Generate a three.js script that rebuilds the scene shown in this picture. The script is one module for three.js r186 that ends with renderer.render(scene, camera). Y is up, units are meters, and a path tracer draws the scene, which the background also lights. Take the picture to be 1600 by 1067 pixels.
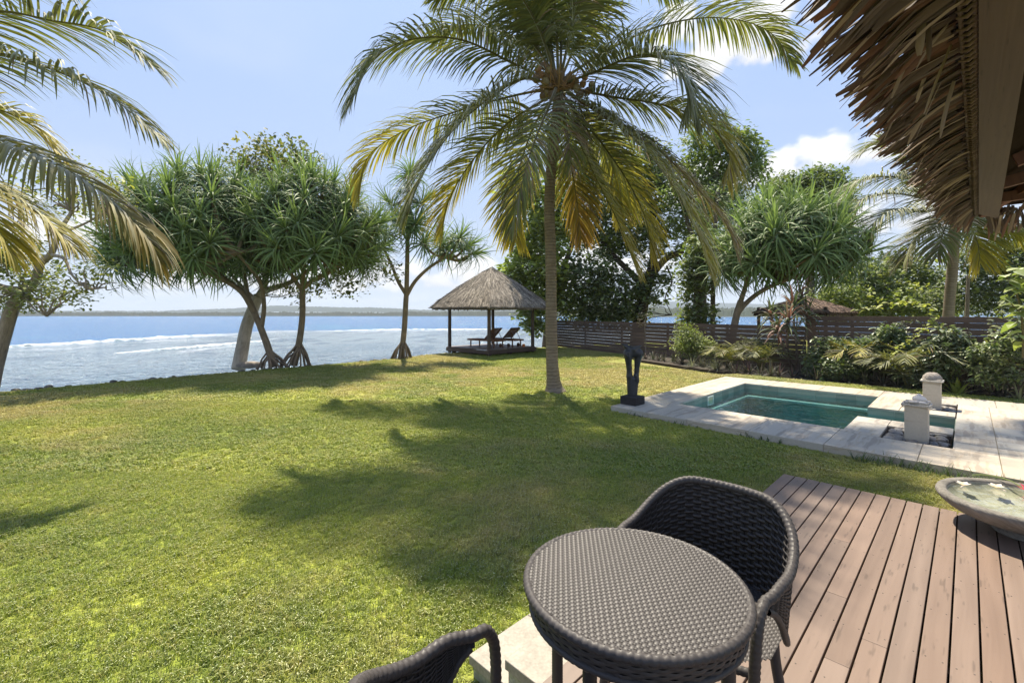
import * as THREE from 'three';
import { mergeGeometries, mergeVertices } from 'three/addons/utils/BufferGeometryUtils.js';
import { RoundedBoxGeometry } from 'three/addons/geometries/RoundedBoxGeometry.js';

// ---------------------------------------------------------------- camera, sky, sun, exposure
const EYE = 1.82, FOCAL = 715, HORIZON = 490;
const scene = new THREE.Scene();
const camera = new THREE.PerspectiveCamera(2 * Math.atan(533.5 / FOCAL) * 180 / Math.PI, 1600 / 1067, 0.05, 9000);
camera.position.set(0, EYE, 0);
camera.lookAt(0, EYE, -10);
camera.setViewOffset(1600, 1067, 0, 533.5 - HORIZON, 1600, 1067);   // the lens is shifted, so uprights stay upright
camera.updateProjectionMatrix();
const renderer = new THREE.WebGLRenderer({ antialias: true });
renderer.setSize(1024, 682);
renderer.toneMapping = THREE.LinearToneMapping;
renderer.toneMappingExposure = 2.08;
renderer.shadowMap.enabled = true;

const V = (x, y, z) => new THREE.Vector3(x, y, z);
const SUN_DIR = V(-0.10, 1, -0.74).normalize();        // ahead of the camera, a little to the left, 53 degrees up
const sun = new THREE.DirectionalLight(new THREE.Color(1.0, 0.90, 0.72), 5.0);
sun.position.copy(SUN_DIR).multiplyScalar(60);
sun.target.position.set(0, 0, -8);
sun.castShadow = true;
sun.shadow.mapSize.set(4096, 4096);
sun.shadow.radius = 2.2;
Object.assign(sun.shadow.camera, { left: -30, right: 30, top: 30, bottom: -30, near: 1, far: 140 });
scene.add(sun, sun.target);

// ---------------------------------------------------------------- random numbers and noise
function rng(seed) { let s = seed | 0; return () => { s = (s + 0x6d2b79f5) | 0; let t = Math.imul(s ^ (s >>> 15), 1 | s); t = (t + Math.imul(t ^ (t >>> 7), 61 | t)) ^ t; return ((t ^ (t >>> 14)) >>> 0) / 4294967296; }; }
let R = rng(7);
const rr = (a, b) => a + (b - a) * R();
const lerp = (a, b, t) => a + (b - a) * t, clamp = (x, a = 0, b = 1) => Math.min(b, Math.max(a, x));
const smooth = (a, b, x) => { const t = clamp((x - a) / (b - a)); return t * t * (3 - 2 * t); };
const hash2 = (x, y) => { let h = Math.imul(x | 0, 374761393) + Math.imul(y | 0, 668265263); h = Math.imul(h ^ (h >>> 13), 1274126177); return ((h ^ (h >>> 16)) >>> 0) / 4294967296; };
function noise2(x, y) {
  const ix = Math.floor(x), iy = Math.floor(y), fx = x - ix, fy = y - iy, u = fx * fx * (3 - 2 * fx), v = fy * fy * (3 - 2 * fy);
  const a = hash2(ix, iy), b = hash2(ix + 1, iy), c = hash2(ix, iy + 1), d = hash2(ix + 1, iy + 1);
  return a + (b - a) * u + (c - a) * v + (a - b - c + d) * u * v;
}
function fbm(x, y, n = 4) { let s = 0, a = 0.5, t = 0; for (let i = 0; i < n; i++) { s += a * noise2(x, y); t += a; x = x * 2.03 + 17.1; y = y * 2.03 + 5.7; a *= 0.5; } return s / t; }
function pnoise(x, y, px, py) {                       // periodic
  const ix = Math.floor(x), iy = Math.floor(y), fx = x - ix, fy = y - iy, u = fx * fx * (3 - 2 * fx), v = fy * fy * (3 - 2 * fy);
  const m = (k, p) => ((k % p) + p) % p;
  const a = hash2(m(ix, px), m(iy, py)), b = hash2(m(ix + 1, px), m(iy, py)), c = hash2(m(ix, px), m(iy + 1, py)), d = hash2(m(ix + 1, px), m(iy + 1, py));
  return a + (b - a) * u + (c - a) * v + (a - b - c + d) * u * v;
}
function pfbm(u, v, fx, fy, n = 4) { let s = 0, a = 0.5, t = 0; for (let i = 0; i < n; i++) { s += a * pnoise(u * fx, v * fy, fx, fy); t += a; fx *= 2; fy *= 2; a *= 0.5; } return s / t; }

// ---------------------------------------------------------------- the sky: air and clouds
{
  const W = 2304, H = 1152, data = new Float32Array(W * H * 4);
  const cumulus = [[27, 29.5, 11, 6.5], [39, 33, 12, 7], [33.5, 15.2, 8, 3.0], [24, 14, 6, 3], [8.5, 6, 9, 3.6], [-8, 4.5, 16, 2.6], [40, 9, 9, 3.5], [-40, 7.5, 12, 3.2], [-26, 3.6, 14, 2.2], [62, 22, 14, 7], [95, 15, 20, 7], [150, 28, 22, 9], [-110, 20, 25, 8], [-160, 40, 20, 8], [-62, 12, 12, 4], [-50, 41, 10, 5]];
  for (let row = 0; row < H; row++) {
    const el = ((row + 0.5) / H - 0.5) * Math.PI, sy = Math.sin(el), deg = el * 180 / Math.PI;
    for (let col = 0; col < W; col++) {
      const az = ((col + 0.5) / W - 0.5) * 2 * Math.PI, x = Math.cos(az) * Math.cos(el), z = Math.sin(az) * Math.cos(el);
      const o = (row * W + col) * 4;
      const h = clamp(deg / 90), t = 1 - Math.exp(-Math.max(0, deg) / 16);
      const glow = Math.pow(clamp(x * SUN_DIR.x + sy * SUN_DIR.y + z * SUN_DIR.z), 7);
      let r = lerp(0.74, 0.40, t) * (1 - 0.25 * h) + glow * 0.16, g = lerp(0.83, 0.565, t) * (1 - 0.16 * h) + glow * 0.15, b = lerp(0.93, 0.92, t) + glow * 0.13;
      if (deg < 0) { const k = clamp(-deg / 6); r = lerp(r, 0.25, k); g = lerp(g, 0.29, k); b = lerp(b, 0.32, k); }
      if (deg > -1 && deg < 64) {
        const bearing = Math.atan2(x, -z) * 180 / Math.PI;
        let dens = 0, lit = 1;
        for (const [ca, ce, wa, we] of cumulus) {
          let da = bearing - ca; if (da > 180) da -= 360; if (da < -180) da += 360;
          if (Math.abs(da) > wa * 2 || Math.abs(deg - ce) > we * 2) continue;
          const low = deg < ce ? 1.5 : 1, q = (da / wa) ** 2 + (low * (deg - ce) / we) ** 2;
          const n = fbm(bearing * 0.30 + 40, deg * 0.42 + ca, 5), v = 1.25 - q + (n - 0.5) * 3.4;
          const d = smooth(0.35, 1.0, v);
          if (d > dens) { dens = d; lit = 0.86 + 0.24 * smooth(-1, 0.8, (deg - ce) / we + (n - 0.5) * 2); }
        }
        const k = 1 / (sy + 0.16), c = fbm(x * k * 1.6 + 9, z * k * 1.6 + 3, 4);
        const thin = smooth(0.50, 0.80, c) * 0.14 + (deg < 10 ? smooth(10, 0, deg) * smooth(0.30, 0.75, fbm(bearing * 0.16, deg * 0.9 + 7, 5)) * 0.5 : 0);
        const m = Math.max(dens * 0.95, thin);
        r = lerp(r, 0.98 * lit, m); g = lerp(g, 0.985 * lit, m); b = lerp(b, 1.0 * lit, m);
      }
      data[o] = r; data[o + 1] = g; data[o + 2] = b; data[o + 3] = 1;
    }
  }
  const sky = new THREE.DataTexture(data, W, H, THREE.RGBAFormat, THREE.FloatType);
  sky.mapping = THREE.EquirectangularReflectionMapping;
  sky.minFilter = sky.magFilter = THREE.LinearFilter;
  sky.needsUpdate = true;
  scene.background = sky; scene.environment = sky;
  scene.backgroundIntensity = 0.52; scene.environmentIntensity = 0.52;
}

// ---------------------------------------------------------------- placing and naming
const at = (px, py, d) => V((px - 800) / FOCAL * d, EYE + (HORIZON - py) / FOCAL * d, -d);        // a point d metres ahead
const S2 = Math.SQRT1_2;
const ab = (a, b, y = 0) => V((a - b) * S2, y, -(a + b) * S2);  // the garden's own grid: a runs right and away, b left and away
const used = new Set();
function numbered(name) { let n = name, k = 0; while (used.has(n)) n = name + '_' + String(++k).padStart(3, '0'); used.add(n); return n; }
function shadows(o) { o.castShadow = true; o.receiveShadow = true; return o; }
function mesh(name, geo, mat, parent) { const m = shadows(new THREE.Mesh(geo, mat)); m.name = parent ? name : numbered(name); if (parent) parent.add(m); return m; }
function tag(o, label, category, group, kind) {
  if (label) o.userData.label = label;
  if (category) o.userData.category = category;
  if (group) o.userData.group = group;
  if (kind) o.userData.kind = kind;
  return o;
}
function thing(name, label, category, pos, turn = 0, group, kind) {
  const o = new THREE.Group(); o.name = numbered(name);
  if (pos) o.position.copy(pos);
  o.rotation.y = turn; scene.add(o);
  return tag(o, label, category, group, kind);
}
function single(name, geo, mat, label, category, group, kind) { const m = mesh(name, geo, mat); scene.add(m); return tag(m, label, category, group, kind); }
function structure(name, geo, mat) { const m = mesh(name, geo, mat); scene.add(m); m.userData.kind = 'structure'; return m; }
function copy(src, pos, turn, scale, label) {
  const c = src.clone(); c.name = numbered(src.name.replace(/_\d{3}$/, '')); c.userData = { ...src.userData };
  if (label) c.userData.label = label;
  if (pos) c.position.copy(pos);
  if (turn !== undefined) c.rotation.set(0, turn, 0);
  if (scale) c.scale.setScalar(scale);
  scene.add(c); return c;
}

// ---------------------------------------------------------------- geometry builder
const UP = V(0, 1, 0);
class MB {
  constructor() { this.p = []; this.t = []; this.c = []; this.i = []; this.col = [1, 1, 1]; }
  get n() { return this.p.length / 3; }
  color(r, g, b) { this.col = Array.isArray(r) ? r : [r, g, b]; return this; }
  v(x, y, z, u = 0, w = 0) { this.p.push(x, y, z); this.t.push(u, w); this.c.push(this.col[0], this.col[1], this.col[2]); return this.n - 1; }
  vv(q, u, w) { return this.v(q.x, q.y, q.z, u, w); }
  tri(a, b, c) { this.i.push(a, b, c); }
  quad(a, b, c, d) { this.i.push(a, b, c, a, c, d); }
  tube(pts, rad, seg = 6, cap = true) {
    let nrm = null, prev = -1, len = 0; const q = V(0, 0, 0);
    for (let k = 0; k < pts.length; k++) {
      const t = V(0, 0, 0).subVectors(pts[Math.min(k + 1, pts.length - 1)], pts[Math.max(k - 1, 0)]).normalize();
      if (!nrm) nrm = Math.abs(t.y) > 0.9 ? V(1, 0, 0) : V(0, 1, 0);
      nrm = nrm.clone().addScaledVector(t, -nrm.dot(t)).normalize();
      const bi = V(0, 0, 0).crossVectors(t, nrm), r = typeof rad === 'function' ? rad(k / (pts.length - 1)) : Array.isArray(rad) ? rad[k] : rad;
      if (k) len += pts[k].distanceTo(pts[k - 1]);
      const s = this.n;
      for (let j = 0; j <= seg; j++) {
        const a = j / seg * Math.PI * 2;
        q.copy(pts[k]).addScaledVector(nrm, Math.cos(a) * r).addScaledVector(bi, Math.sin(a) * r);
        this.v(q.x, q.y, q.z, j / seg * Math.max(1, Math.round(6.28 * r / 0.25)) * 0.25, len);
      }
      if (prev >= 0) for (let j = 0; j < seg; j++) this.quad(prev + j, prev + j + 1, s + j + 1, s + j);
      if (cap && (k === 0 || k === pts.length - 1)) { const m = this.vv(pts[k], 0.1, len); for (let j = 0; j < seg; j++) k ? this.tri(s + j, s + j + 1, m) : this.tri(s + j + 1, s + j, m); }
      prev = s;
    }
    return this;
  }
  box(cx, cy, cz, sx, sy, sz) { this.add(new THREE.BoxGeometry(sx, sy, sz).translate(cx, cy, cz)); return this; }
  add(g) {
    const s = this.n, p = g.attributes.position, u = g.attributes.uv;
    for (let k = 0; k < p.count; k++) this.v(p.getX(k), p.getY(k), p.getZ(k), u ? u.getX(k) : 0, u ? u.getY(k) : 0);
    if (g.index) for (const k of g.index.array) this.i.push(s + k); else for (let k = 0; k < p.count; k++) this.i.push(s + k);
    this.hard = true; return this;
  }
  geo() {
    const g = new THREE.BufferGeometry();
    g.setAttribute('position', new THREE.BufferAttribute(new Float32Array(this.p), 3));
    g.setAttribute('uv', new THREE.BufferAttribute(new Float32Array(this.t), 2));
    g.setAttribute('color', new THREE.BufferAttribute(new Float32Array(this.c), 3));
    g.setIndex(new THREE.BufferAttribute(new Uint32Array(this.i), 1));
    g.computeVertexNormals();
    return g;
  }
  build(name, mat, parent) { return mesh(name, this.geo(), mat, parent); }
}
function curve(pts, n) { return new THREE.CatmullRomCurve3(pts, false, 'centripetal').getPoints(n); }
function wander(a, b, n, amp, sag = 0) {             // a wobbling line of points from a to b
  const out = [], L = a.distanceTo(b);
  for (let k = 0; k <= n; k++) { const t = k / n, s = Math.sin(Math.PI * t) * amp * L; out.push(V(0, 0, 0).lerpVectors(a, b, t).add(V(rr(-s, s), rr(-s, s) - sag * L * 4 * t * (1 - t), rr(-s, s)))); }
  return out;
}
function boxUV(g, s = 1) {                            // texture coordinates in metres, by the way each face points
  if (g.index) g = g.toNonIndexed();
  const p = g.attributes.position, n = g.attributes.normal, u = new Float32Array(p.count * 2);
  for (let k = 0; k < p.count; k++) {
    const nx = Math.abs(n.getX(k)), ny = Math.abs(n.getY(k)), nz = Math.abs(n.getZ(k)), x = p.getX(k), y = p.getY(k), z = p.getZ(k);
    if (ny >= nx && ny >= nz) { u[2 * k] = x * s; u[2 * k + 1] = z * s; } else if (nx >= nz) { u[2 * k] = z * s; u[2 * k + 1] = y * s; } else { u[2 * k] = x * s; u[2 * k + 1] = y * s; }
  }
  g.setAttribute('uv', new THREE.BufferAttribute(u, 2)); return g;
}
function offsetUV(g, du, dv) { const u = g.attributes.uv; for (let k = 0; k < u.count; k++) u.setXY(k, u.getX(k) + du, u.getY(k) + dv); return g; }
function tint(g, c) { const n = g.attributes.position.count, a = new Float32Array(n * 3); for (let k = 0; k < n; k++) a.set(c, k * 3); g.setAttribute('color', new THREE.BufferAttribute(a, 3)); return g; }
function soft(sx, sy, sz, r = 0.004, seg = 1) { return new RoundedBoxGeometry(sx, sy, sz, seg, r); }
function jitter(g, amp, f = 1) {                      // rough hewn: the same noise for corners that coincide
  const p = g.attributes.position;
  for (let k = 0; k < p.count; k++) {
    const x = p.getX(k), y = p.getY(k), z = p.getZ(k), q = (o) => (fbm((x + z * 0.7) * f + o, (y - z * 0.6) * f + o * 1.7, 3) - 0.5) * 2 * amp;
    p.setXYZ(k, x + q(3), y + q(11), z + q(23));
  }
  g.computeVertexNormals(); return g;
}

function ball(detail, r = 0.5) {                      // a smooth sphere of even triangles
  const g = new THREE.IcosahedronGeometry(r, detail); g.deleteAttribute('normal'); g.deleteAttribute('uv');
  const m = mergeVertices(g, 1e-5), p = m.attributes.position, u = new Float32Array(p.count * 2);
  for (let k = 0; k < p.count; k++) { u[2 * k] = p.getX(k) + 0.37 * p.getY(k); u[2 * k + 1] = p.getZ(k) + 0.71 * p.getY(k); }
  m.setAttribute('uv', new THREE.BufferAttribute(u, 2)); m.computeVertexNormals(); return m;
}

// ---------------------------------------------------------------- textures and materials
function texture(w, h, fn, srgb, repeat = [1, 1]) {
  const d = new Uint8Array(w * h * 4);
  for (let y = 0; y < h; y++) for (let x = 0; x < w; x++) {
    const c = fn((x + 0.5) / w, (y + 0.5) / h), o = (y * w + x) * 4;
    if (typeof c === 'number') d[o] = d[o + 1] = d[o + 2] = clamp(c) * 255; else for (let k = 0; k < 3; k++) d[o + k] = (srgb ? Math.pow(clamp(c[k]), 1 / 2.2) : clamp(c[k])) * 255;
    d[o + 3] = 255;
  }
  const t = new THREE.DataTexture(d, w, h); t.wrapS = t.wrapT = THREE.RepeatWrapping; t.minFilter = t.magFilter = THREE.LinearFilter;
  if (srgb) t.colorSpace = THREE.SRGBColorSpace; t.repeat.set(...repeat); t.needsUpdate = true; return t;
}
const std = (o) => new THREE.MeshStandardMaterial(o), phys = (o) => new THREE.MeshPhysicalMaterial(o);
const mix3 = (a, b, t) => [lerp(a[0], b[0], t), lerp(a[1], b[1], t), lerp(a[2], b[2], t)];
// noise maps, one tile = 1 m
const T = {};
T.bark = texture(256, 512, (u, v) => { const n = pfbm(u, v, 10, 6, 5), s = pfbm(u, v, 40, 6, 3); return mix3([0.42, 0.40, 0.37], [1.05, 1.0, 0.95], clamp(n * 0.6 + s * 0.5)); }, true);
T.barkB = texture(256, 512, (u, v) => pfbm(u, v, 24, 8, 5));
T.palm = texture(128, 1024, (u, v) => { const w = v * 14 + (pfbm(u, v, 3, 8, 2) - 0.5) * 0.7, f = w - Math.floor(w), ring = smooth(0.0, 0.18, f) * smooth(1.0, 0.9, f), n = pfbm(u, v, 26, 40, 4); const lich = smooth(0.55, 0.7, pfbm(u + 0.3, v, 5, 12, 4)); return mix3(mix3([0.30, 0.26, 0.22], [0.86, 0.78, 0.70], ring * (0.45 + 0.6 * n)), [0.95, 0.95, 0.9], lich * 0.35); }, true);
T.palmB = texture(128, 1024, (u, v) => { const w = v * 14 + (pfbm(u, v, 3, 8, 2) - 0.5) * 0.7, f = w - Math.floor(w); return clamp(f * 0.8 * smooth(1, 0.9, f) + pfbm(u, v, 20, 40, 3) * 0.3); });
T.grain = texture(256, 1024, (u, v) => { const n = pfbm(u + 0.06 * pfbm(u, v, 2, 3, 2), v, 26, 2, 5), p = pfbm(u, v, 5, 3, 4), s = smooth(0.72, 0.85, pfbm(u, v, 60, 14, 3)); return mix3([0.62, 0.58, 0.56], [1.14, 1.12, 1.1], n * 0.65 + p * 0.4).map((x) => x * (1 - 0.35 * s)); }, true);
T.grainB = texture(256, 1024, (u, v) => pfbm(u + 0.06 * pfbm(u, v, 2, 3, 2), v, 50, 3, 5));
T.stone = texture(1024, 1024, (u, v) => { const w = 0.05 * pfbm(u, v, 3, 3, 3), st = pfbm(u + w, v + w, 2, 14, 5), f = pfbm(u, v, 60, 60, 3), bl = smooth(0.56, 0.74, st), q = smooth(0.60, 0.8, pfbm(u + 0.5, v + w, 3, 22, 4)); const c = mix3(mix3([0.98, 0.95, 0.90], [0.62, 0.57, 0.53], bl * 0.8), [0.80, 0.68, 0.52], q * 0.5); return c.map((x) => x * (0.9 + 0.16 * f)); }, true);
T.fine = texture(512, 512, (u, v) => pfbm(u, v, 24, 24, 5));
T.speck = texture(512, 512, (u, v) => { const n = pfbm(u, v, 12, 12, 5), s = pfbm(u, v, 90, 90, 2); return mix3([0.5, 0.48, 0.45], [1.15, 1.13, 1.1], clamp(n * 0.5 + s * 0.55)); }, true);
const M = {
  leaf: phys({ vertexColors: true, roughness: 0.92, transmission: 0.5, thickness: 0, clearcoat: 0.16, clearcoatRoughness: 0.42, side: THREE.DoubleSide }),
  frond: phys({ vertexColors: true, roughness: 0.92, transmission: 0.5, thickness: 0, clearcoat: 0.12, clearcoatRoughness: 0.42, side: THREE.DoubleSide }),
  strap: phys({ vertexColors: true, roughness: 0.95, transmission: 0.42, thickness: 0, clearcoat: 0.3, clearcoatRoughness: 0.4, side: THREE.DoubleSide }),
  gloss: phys({ vertexColors: true, roughness: 0.92, transmission: 0.45, thickness: 0, clearcoat: 0.7, clearcoatRoughness: 0.28, side: THREE.DoubleSide }),
  dry: std({ vertexColors: true, roughness: 0.85, side: THREE.DoubleSide }),
  bark: std({ vertexColors: true, map: T.bark, bumpMap: T.barkB, bumpScale: 0.02, roughness: 0.95 }),
  palmBark: std({ vertexColors: true, map: T.palm, bumpMap: T.palmB, bumpScale: 0.018, roughness: 0.9 }),
  deck: std({ vertexColors: true, map: T.grain, bumpMap: T.grainB, bumpScale: 0.0012, roughness: 0.58 }),
  wood: std({ vertexColors: true, map: T.grain, bumpMap: T.grainB, bumpScale: 0.002, roughness: 0.7 }),
  stone: std({ vertexColors: true, map: T.stone, bumpMap: T.fine, bumpScale: 0.0015, roughness: 0.62 }),
  rough: std({ vertexColors: true, map: T.speck, bumpMap: T.fine, bumpScale: 0.012, roughness: 0.92 }),
  shade: phys({ vertexColors: true, map: T.speck, roughness: 1, specularIntensity: 0.05 }),
  plain: std({ vertexColors: true, roughness: 0.7, side: THREE.DoubleSide }),
  wicker: phys({ vertexColors: true, roughness: 0.58, specularIntensity: 0.7, clearcoat: 0.06, clearcoatRoughness: 0.3, side: THREE.DoubleSide }),
};
M.stepStone = std({ vertexColors: true, map: T.speck, bumpMap: T.fine, bumpScale: 0.0008, roughness: 0.55 });
T.speck.repeat.set(1, 1);
// ================================================================ SEA AND FAR SHORE
const SEA = -1.3;
const inShore = (x, d) => {                            // metres from the reef's edge: positive outside it
  const edge = Math.max(-1e9, Math.min(1e9, 0));
  const e1 = -46 - x - 2.5 * Math.sin(d * 0.06);
  const e2 = d - (92 + 0.10 * x + 4 * Math.sin(x * 0.05));
  return Math.max(e1, e2) + edge;
};
{
  const X0 = -110, X1 = 50, Z0 = 4, Z1 = 164;        // the mapped water, metres right and ahead; its rim colour goes on to the horizon
  const foamAt = (x, d) => {
    const s = inShore(x, d), n = fbm(x * 0.35, d * 0.35, 5), n2 = fbm(x * 1.6 + 5, d * 1.6, 4);
    let f = smooth(2.2, 0.2, Math.abs(s + 1.0 + (n - 0.5) * 5)) * smooth(0.45, 0.85, n + n2 * 0.5) * smooth(0.36, 0.55, fbm(x * 0.03 + 3, d * 0.03, 2) + 0.06);
    f = Math.max(f, smooth(0, -2, s) * smooth(-16, -3, s) * smooth(0.56, 0.70, n2 * 0.6 + n * 0.45) * 0.75);
    const w2 = x + 29 + 0.06 * (d - 40) + 2 * Math.sin(d * 0.11);
    f = Math.max(f, smooth(1.2, 0.1, Math.abs(w2 + (n - 0.5) * 3)) * smooth(0.4, 0.62, n2) * smooth(34, 40, d) * smooth(62, 52, d));
    return f;
  };
  const sea = texture(2048, 2048, (u, v) => {
    const x = lerp(X0, X1, u), d = lerp(Z0, Z1, v), s = inShore(x, d), n = fbm(x * 0.08, d * 0.05, 5), m = fbm(x * 0.5, d * 0.25 + 9, 4);
    let c = mix3([0.15, 0.235, 0.31], [0.25, 0.33, 0.38], smooth(0.35, 0.65, n));
    c = mix3(c, [0.09, 0.16, 0.235], smooth(0.50, 0.66, m) * 0.85);
    c = mix3(c, mix3([0.030, 0.20, 0.46], [0.022, 0.15, 0.40], n), smooth(-6, 5, s));
    c = mix3(c, [0.05, 0.30, 0.50], smooth(0, 10, s) * smooth(0.5, 0.7, n) * 0.5);
    const edge = Math.min(u, 1 - u, 1 - v) * 160; c = mix3([0.026, 0.175, 0.43], c, smooth(0, 14, edge));
    return mix3(c, [0.78, 0.82, 0.86], 0.85 * foamAt(x, d));
  }, true);
  sea.wrapS = sea.wrapT = THREE.ClampToEdgeWrapping;
  const wave = texture(1024, 1024, (u, v) => { const n = pfbm(u, v, 14, 9, 6), r = 1 - Math.abs(2 * pfbm(u + 0.37, v, 26, 16, 4) - 1); return 0.62 * n + 0.38 * r * r; });
  const g = new THREE.BufferGeometry(), p = [], uv = [], uv1 = [], idx = [];
  const ds = [-40, 3, 8, 14, 22, 34, 50, 75, 110, 164, 260, 500, 1200, 3000, 8000], xs = [-1, -0.6, -0.35, -0.2, -0.1, -0.03, 0.03, 0.1, 0.2, 0.35, 0.6, 1];
  for (const d of ds) for (const k of xs) { const x = k * 8000; p.push(x, SEA, -d); uv.push((x - X0) / (X1 - X0), (d - Z0) / (Z1 - Z0)); uv1.push(x / 9, d / 9); }
  for (let i = 0; i < ds.length - 1; i++) for (let j = 0; j < xs.length - 1; j++) { const a = i * xs.length + j; idx.push(a, a + 1, a + xs.length + 1, a, a + xs.length + 1, a + xs.length); }
  g.setAttribute('position', new THREE.Float32BufferAttribute(p, 3)); g.setAttribute('uv', new THREE.Float32BufferAttribute(uv, 2)); g.setAttribute('uv1', new THREE.Float32BufferAttribute(uv1, 2));
  g.setIndex(idx); g.computeVertexNormals();
  wave.channel = 1;
  structure('sea', g, phys({ map: sea, roughness: 0.13, bumpMap: wave, bumpScale: 1.1, ior: 1.33 }));
  // breaking waves: ridges of torn white water
  const foam = std({ vertexColors: true, roughness: 0.8 });
  const breakers = [
    [[-46.5, 38], [-46.8, 44], [-45.8, 52], [-45.2, 60], [-44, 70], 0.26, 'long white breaker farthest left, rolling in over the reef edge'],
    [[-31.5, 36], [-30.4, 41], [-29.6, 47], [-28.4, 54], 0.15, 'low white breaker nearer the shore, behind the leaning white trunk'],
    [[-33, 84], [-26, 88], [-18, 90], [-9, 91], [-3, 92], 0.2, 'thin white breaker seen past the stilt-rooted tree left of the thatched gazebo'],
  ];
  for (const b of breakers) {
    const label = b.pop(), h = b.pop(), pts = curve(b.map(([x, d]) => V(x, 0, -d)), 160), mb = new MB();
    let prev = -1;
    for (let k = 0; k <= 160; k++) {
      const q = pts[k], t = V(0, 0, 0).subVectors(pts[Math.min(160, k + 1)], pts[Math.max(0, k - 1)]).normalize(), s = V(-t.z, 0, t.x), e = Math.sin(Math.PI * k / 160) ** 0.5, first = mb.n;
      const along = 0.25 + 1.1 * fbm(k * 0.09 + q.x, 3, 4);
      for (let j = 0; j <= 10; j++) {
        const c = j / 10, w = (c - 0.5) * 1.7 * (0.6 + along * 0.5), bump = Math.sin(Math.PI * c) ** 1.4 * h * e * along * (0.7 + 0.6 * fbm(k * 0.6, j * 1.1 + q.x, 3)), f = clamp(0.12 + 1.5 * fbm(k * 0.33 + 7, j * 0.5 + q.x, 4) - Math.abs(c - 0.55) * 0.9);
        mb.color(mix3([0.06, 0.12, 0.16], [0.60, 0.64, 0.68], smooth(0.42, 0.80, f)));
        mb.v(q.x + s.x * w + (fbm(k, j, 2) - 0.5) * 0.4, SEA + bump - 0.03, q.z + s.z * w);
      }
      if (prev >= 0) for (let j = 0; j < 10; j++) mb.quad(prev + j, prev + j + 1, first + j + 1, first + j);
      prev = first;
    }
    const m = structure('breaking_wave', mb.geo(), foam); tag(m, label);
  }
}
function ridge(name, d0, depth, b0, b1, steps, height, colour, rows = 7, label) {
  const mb = new MB();
  for (let i = 0; i <= steps; i++) {
    const bear = lerp(b0, b1, i / steps) * Math.PI / 180;
    for (let j = 0; j <= rows; j++) {
      const c = j / rows, d = d0 + depth * c, h = height(bear * 180 / Math.PI, c, i, j), x = Math.tan(bear) * d;
      mb.color(colour(i, j, c, h)); mb.v(x, SEA - 0.2 + h, -d);
    }
    if (i) for (let j = 0; j < rows; j++) { const a = (i - 1) * (rows + 1) + j, b = a + rows + 1; mb.quad(a, a + 1, b + 1, b); }
  }
  const m = structure(name, mb.geo(), std({ vertexColors: true, roughness: 1 }));
  if (label) m.userData.label = label;
  return m;
}
const hump = (x, c, w) => Math.exp(-(((x - c) / w) ** 2));
ridge('far_shore', 560, 70, -62, 12, 1500, (b, c, i, j) => (j === 0 ? 0 : j === 1 ? 0.5 : (3.3 + 2.6 * fbm(i * 0.045, 2, 3) + 2.4 * hash2(i, j) * fbm(i * 0.31, j * 3, 2) + 1.5 * hump(b, -1, 9)) * (0.55 + 0.45 * c)), (i, j) => (j < 1 ? [0.05, 0.05, 0.04] : mix3([0.008, 0.015, 0.011], [0.022, 0.032, 0.018], hash2(i, j + 5) * 0.7 + 0.3 * fbm(i * 0.05, j, 3))), 5, 'low dark wooded shore across the water');
ridge('near_headland', 430, 90, 10, 40, 900, (b, c, i, j) => (j === 0 ? 0 : j === 1 ? 0.6 : (7.0 + 4.5 * fbm(i * 0.04, 7, 3) + 4 * hash2(i, j) * fbm(i * 0.33, j * 3, 2)) * (0.45 + 0.55 * c) * smooth(10, 13, b)), (i, j) => (j < 1 ? [0.20, 0.17, 0.13] : mix3([0.010, 0.020, 0.011], [0.030, 0.046, 0.020], hash2(i, j + 9) * 0.7 + 0.3 * fbm(i * 0.05, j, 3))), 7, 'wooded headland across the water on the right');
ridge('far_hills', 1500, 500, -65, 14, 420, (b, c, i, j) => (10 + 21 * hump(b, -27, 6) + 12 * hump(b, -17, 6) + 10 * hump(b, 5, 9) + 5 * fbm(i * 0.05, 4, 4) + 4 * hash2(i, j)) * Math.sin(Math.PI * (0.08 + 0.5 * c)), (i, j) => mix3([0.015, 0.026, 0.020], [0.03, 0.045, 0.028], hash2(i, j)), 6, 'hazy hills behind the wooded shore');
ridge('far_hills', 2300, 700, 4, 62, 360, (b, c, i, j) => (52 + 22 * fbm(i * 0.03, 1, 4) + 14 * hump(b, 18, 4)) * Math.sin(Math.PI * (0.08 + 0.5 * c)), (i, j) => mix3([0.016, 0.028, 0.024], [0.032, 0.048, 0.036], hash2(i, j)), 6, 'pale blue hills behind the headland on the right');

scene.fog = new THREE.FogExp2(new THREE.Color(0.72, 0.82, 0.95), 0.00022);   // sea haze

// ================================================================ LAWN
const SHORE = [[-60, -34], [-22, -0.6], [-11.9, -10.67], [-8.9, -14.0], [-5.05, -18.07], [-3.2, -21.0], [2.3, -25.2], [9, -29.5], [30, -33], [90, -36]];
const POOL = { a0: 7.2, a1: 13.06, b0: -4.2, b1: 4.73 };
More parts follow.
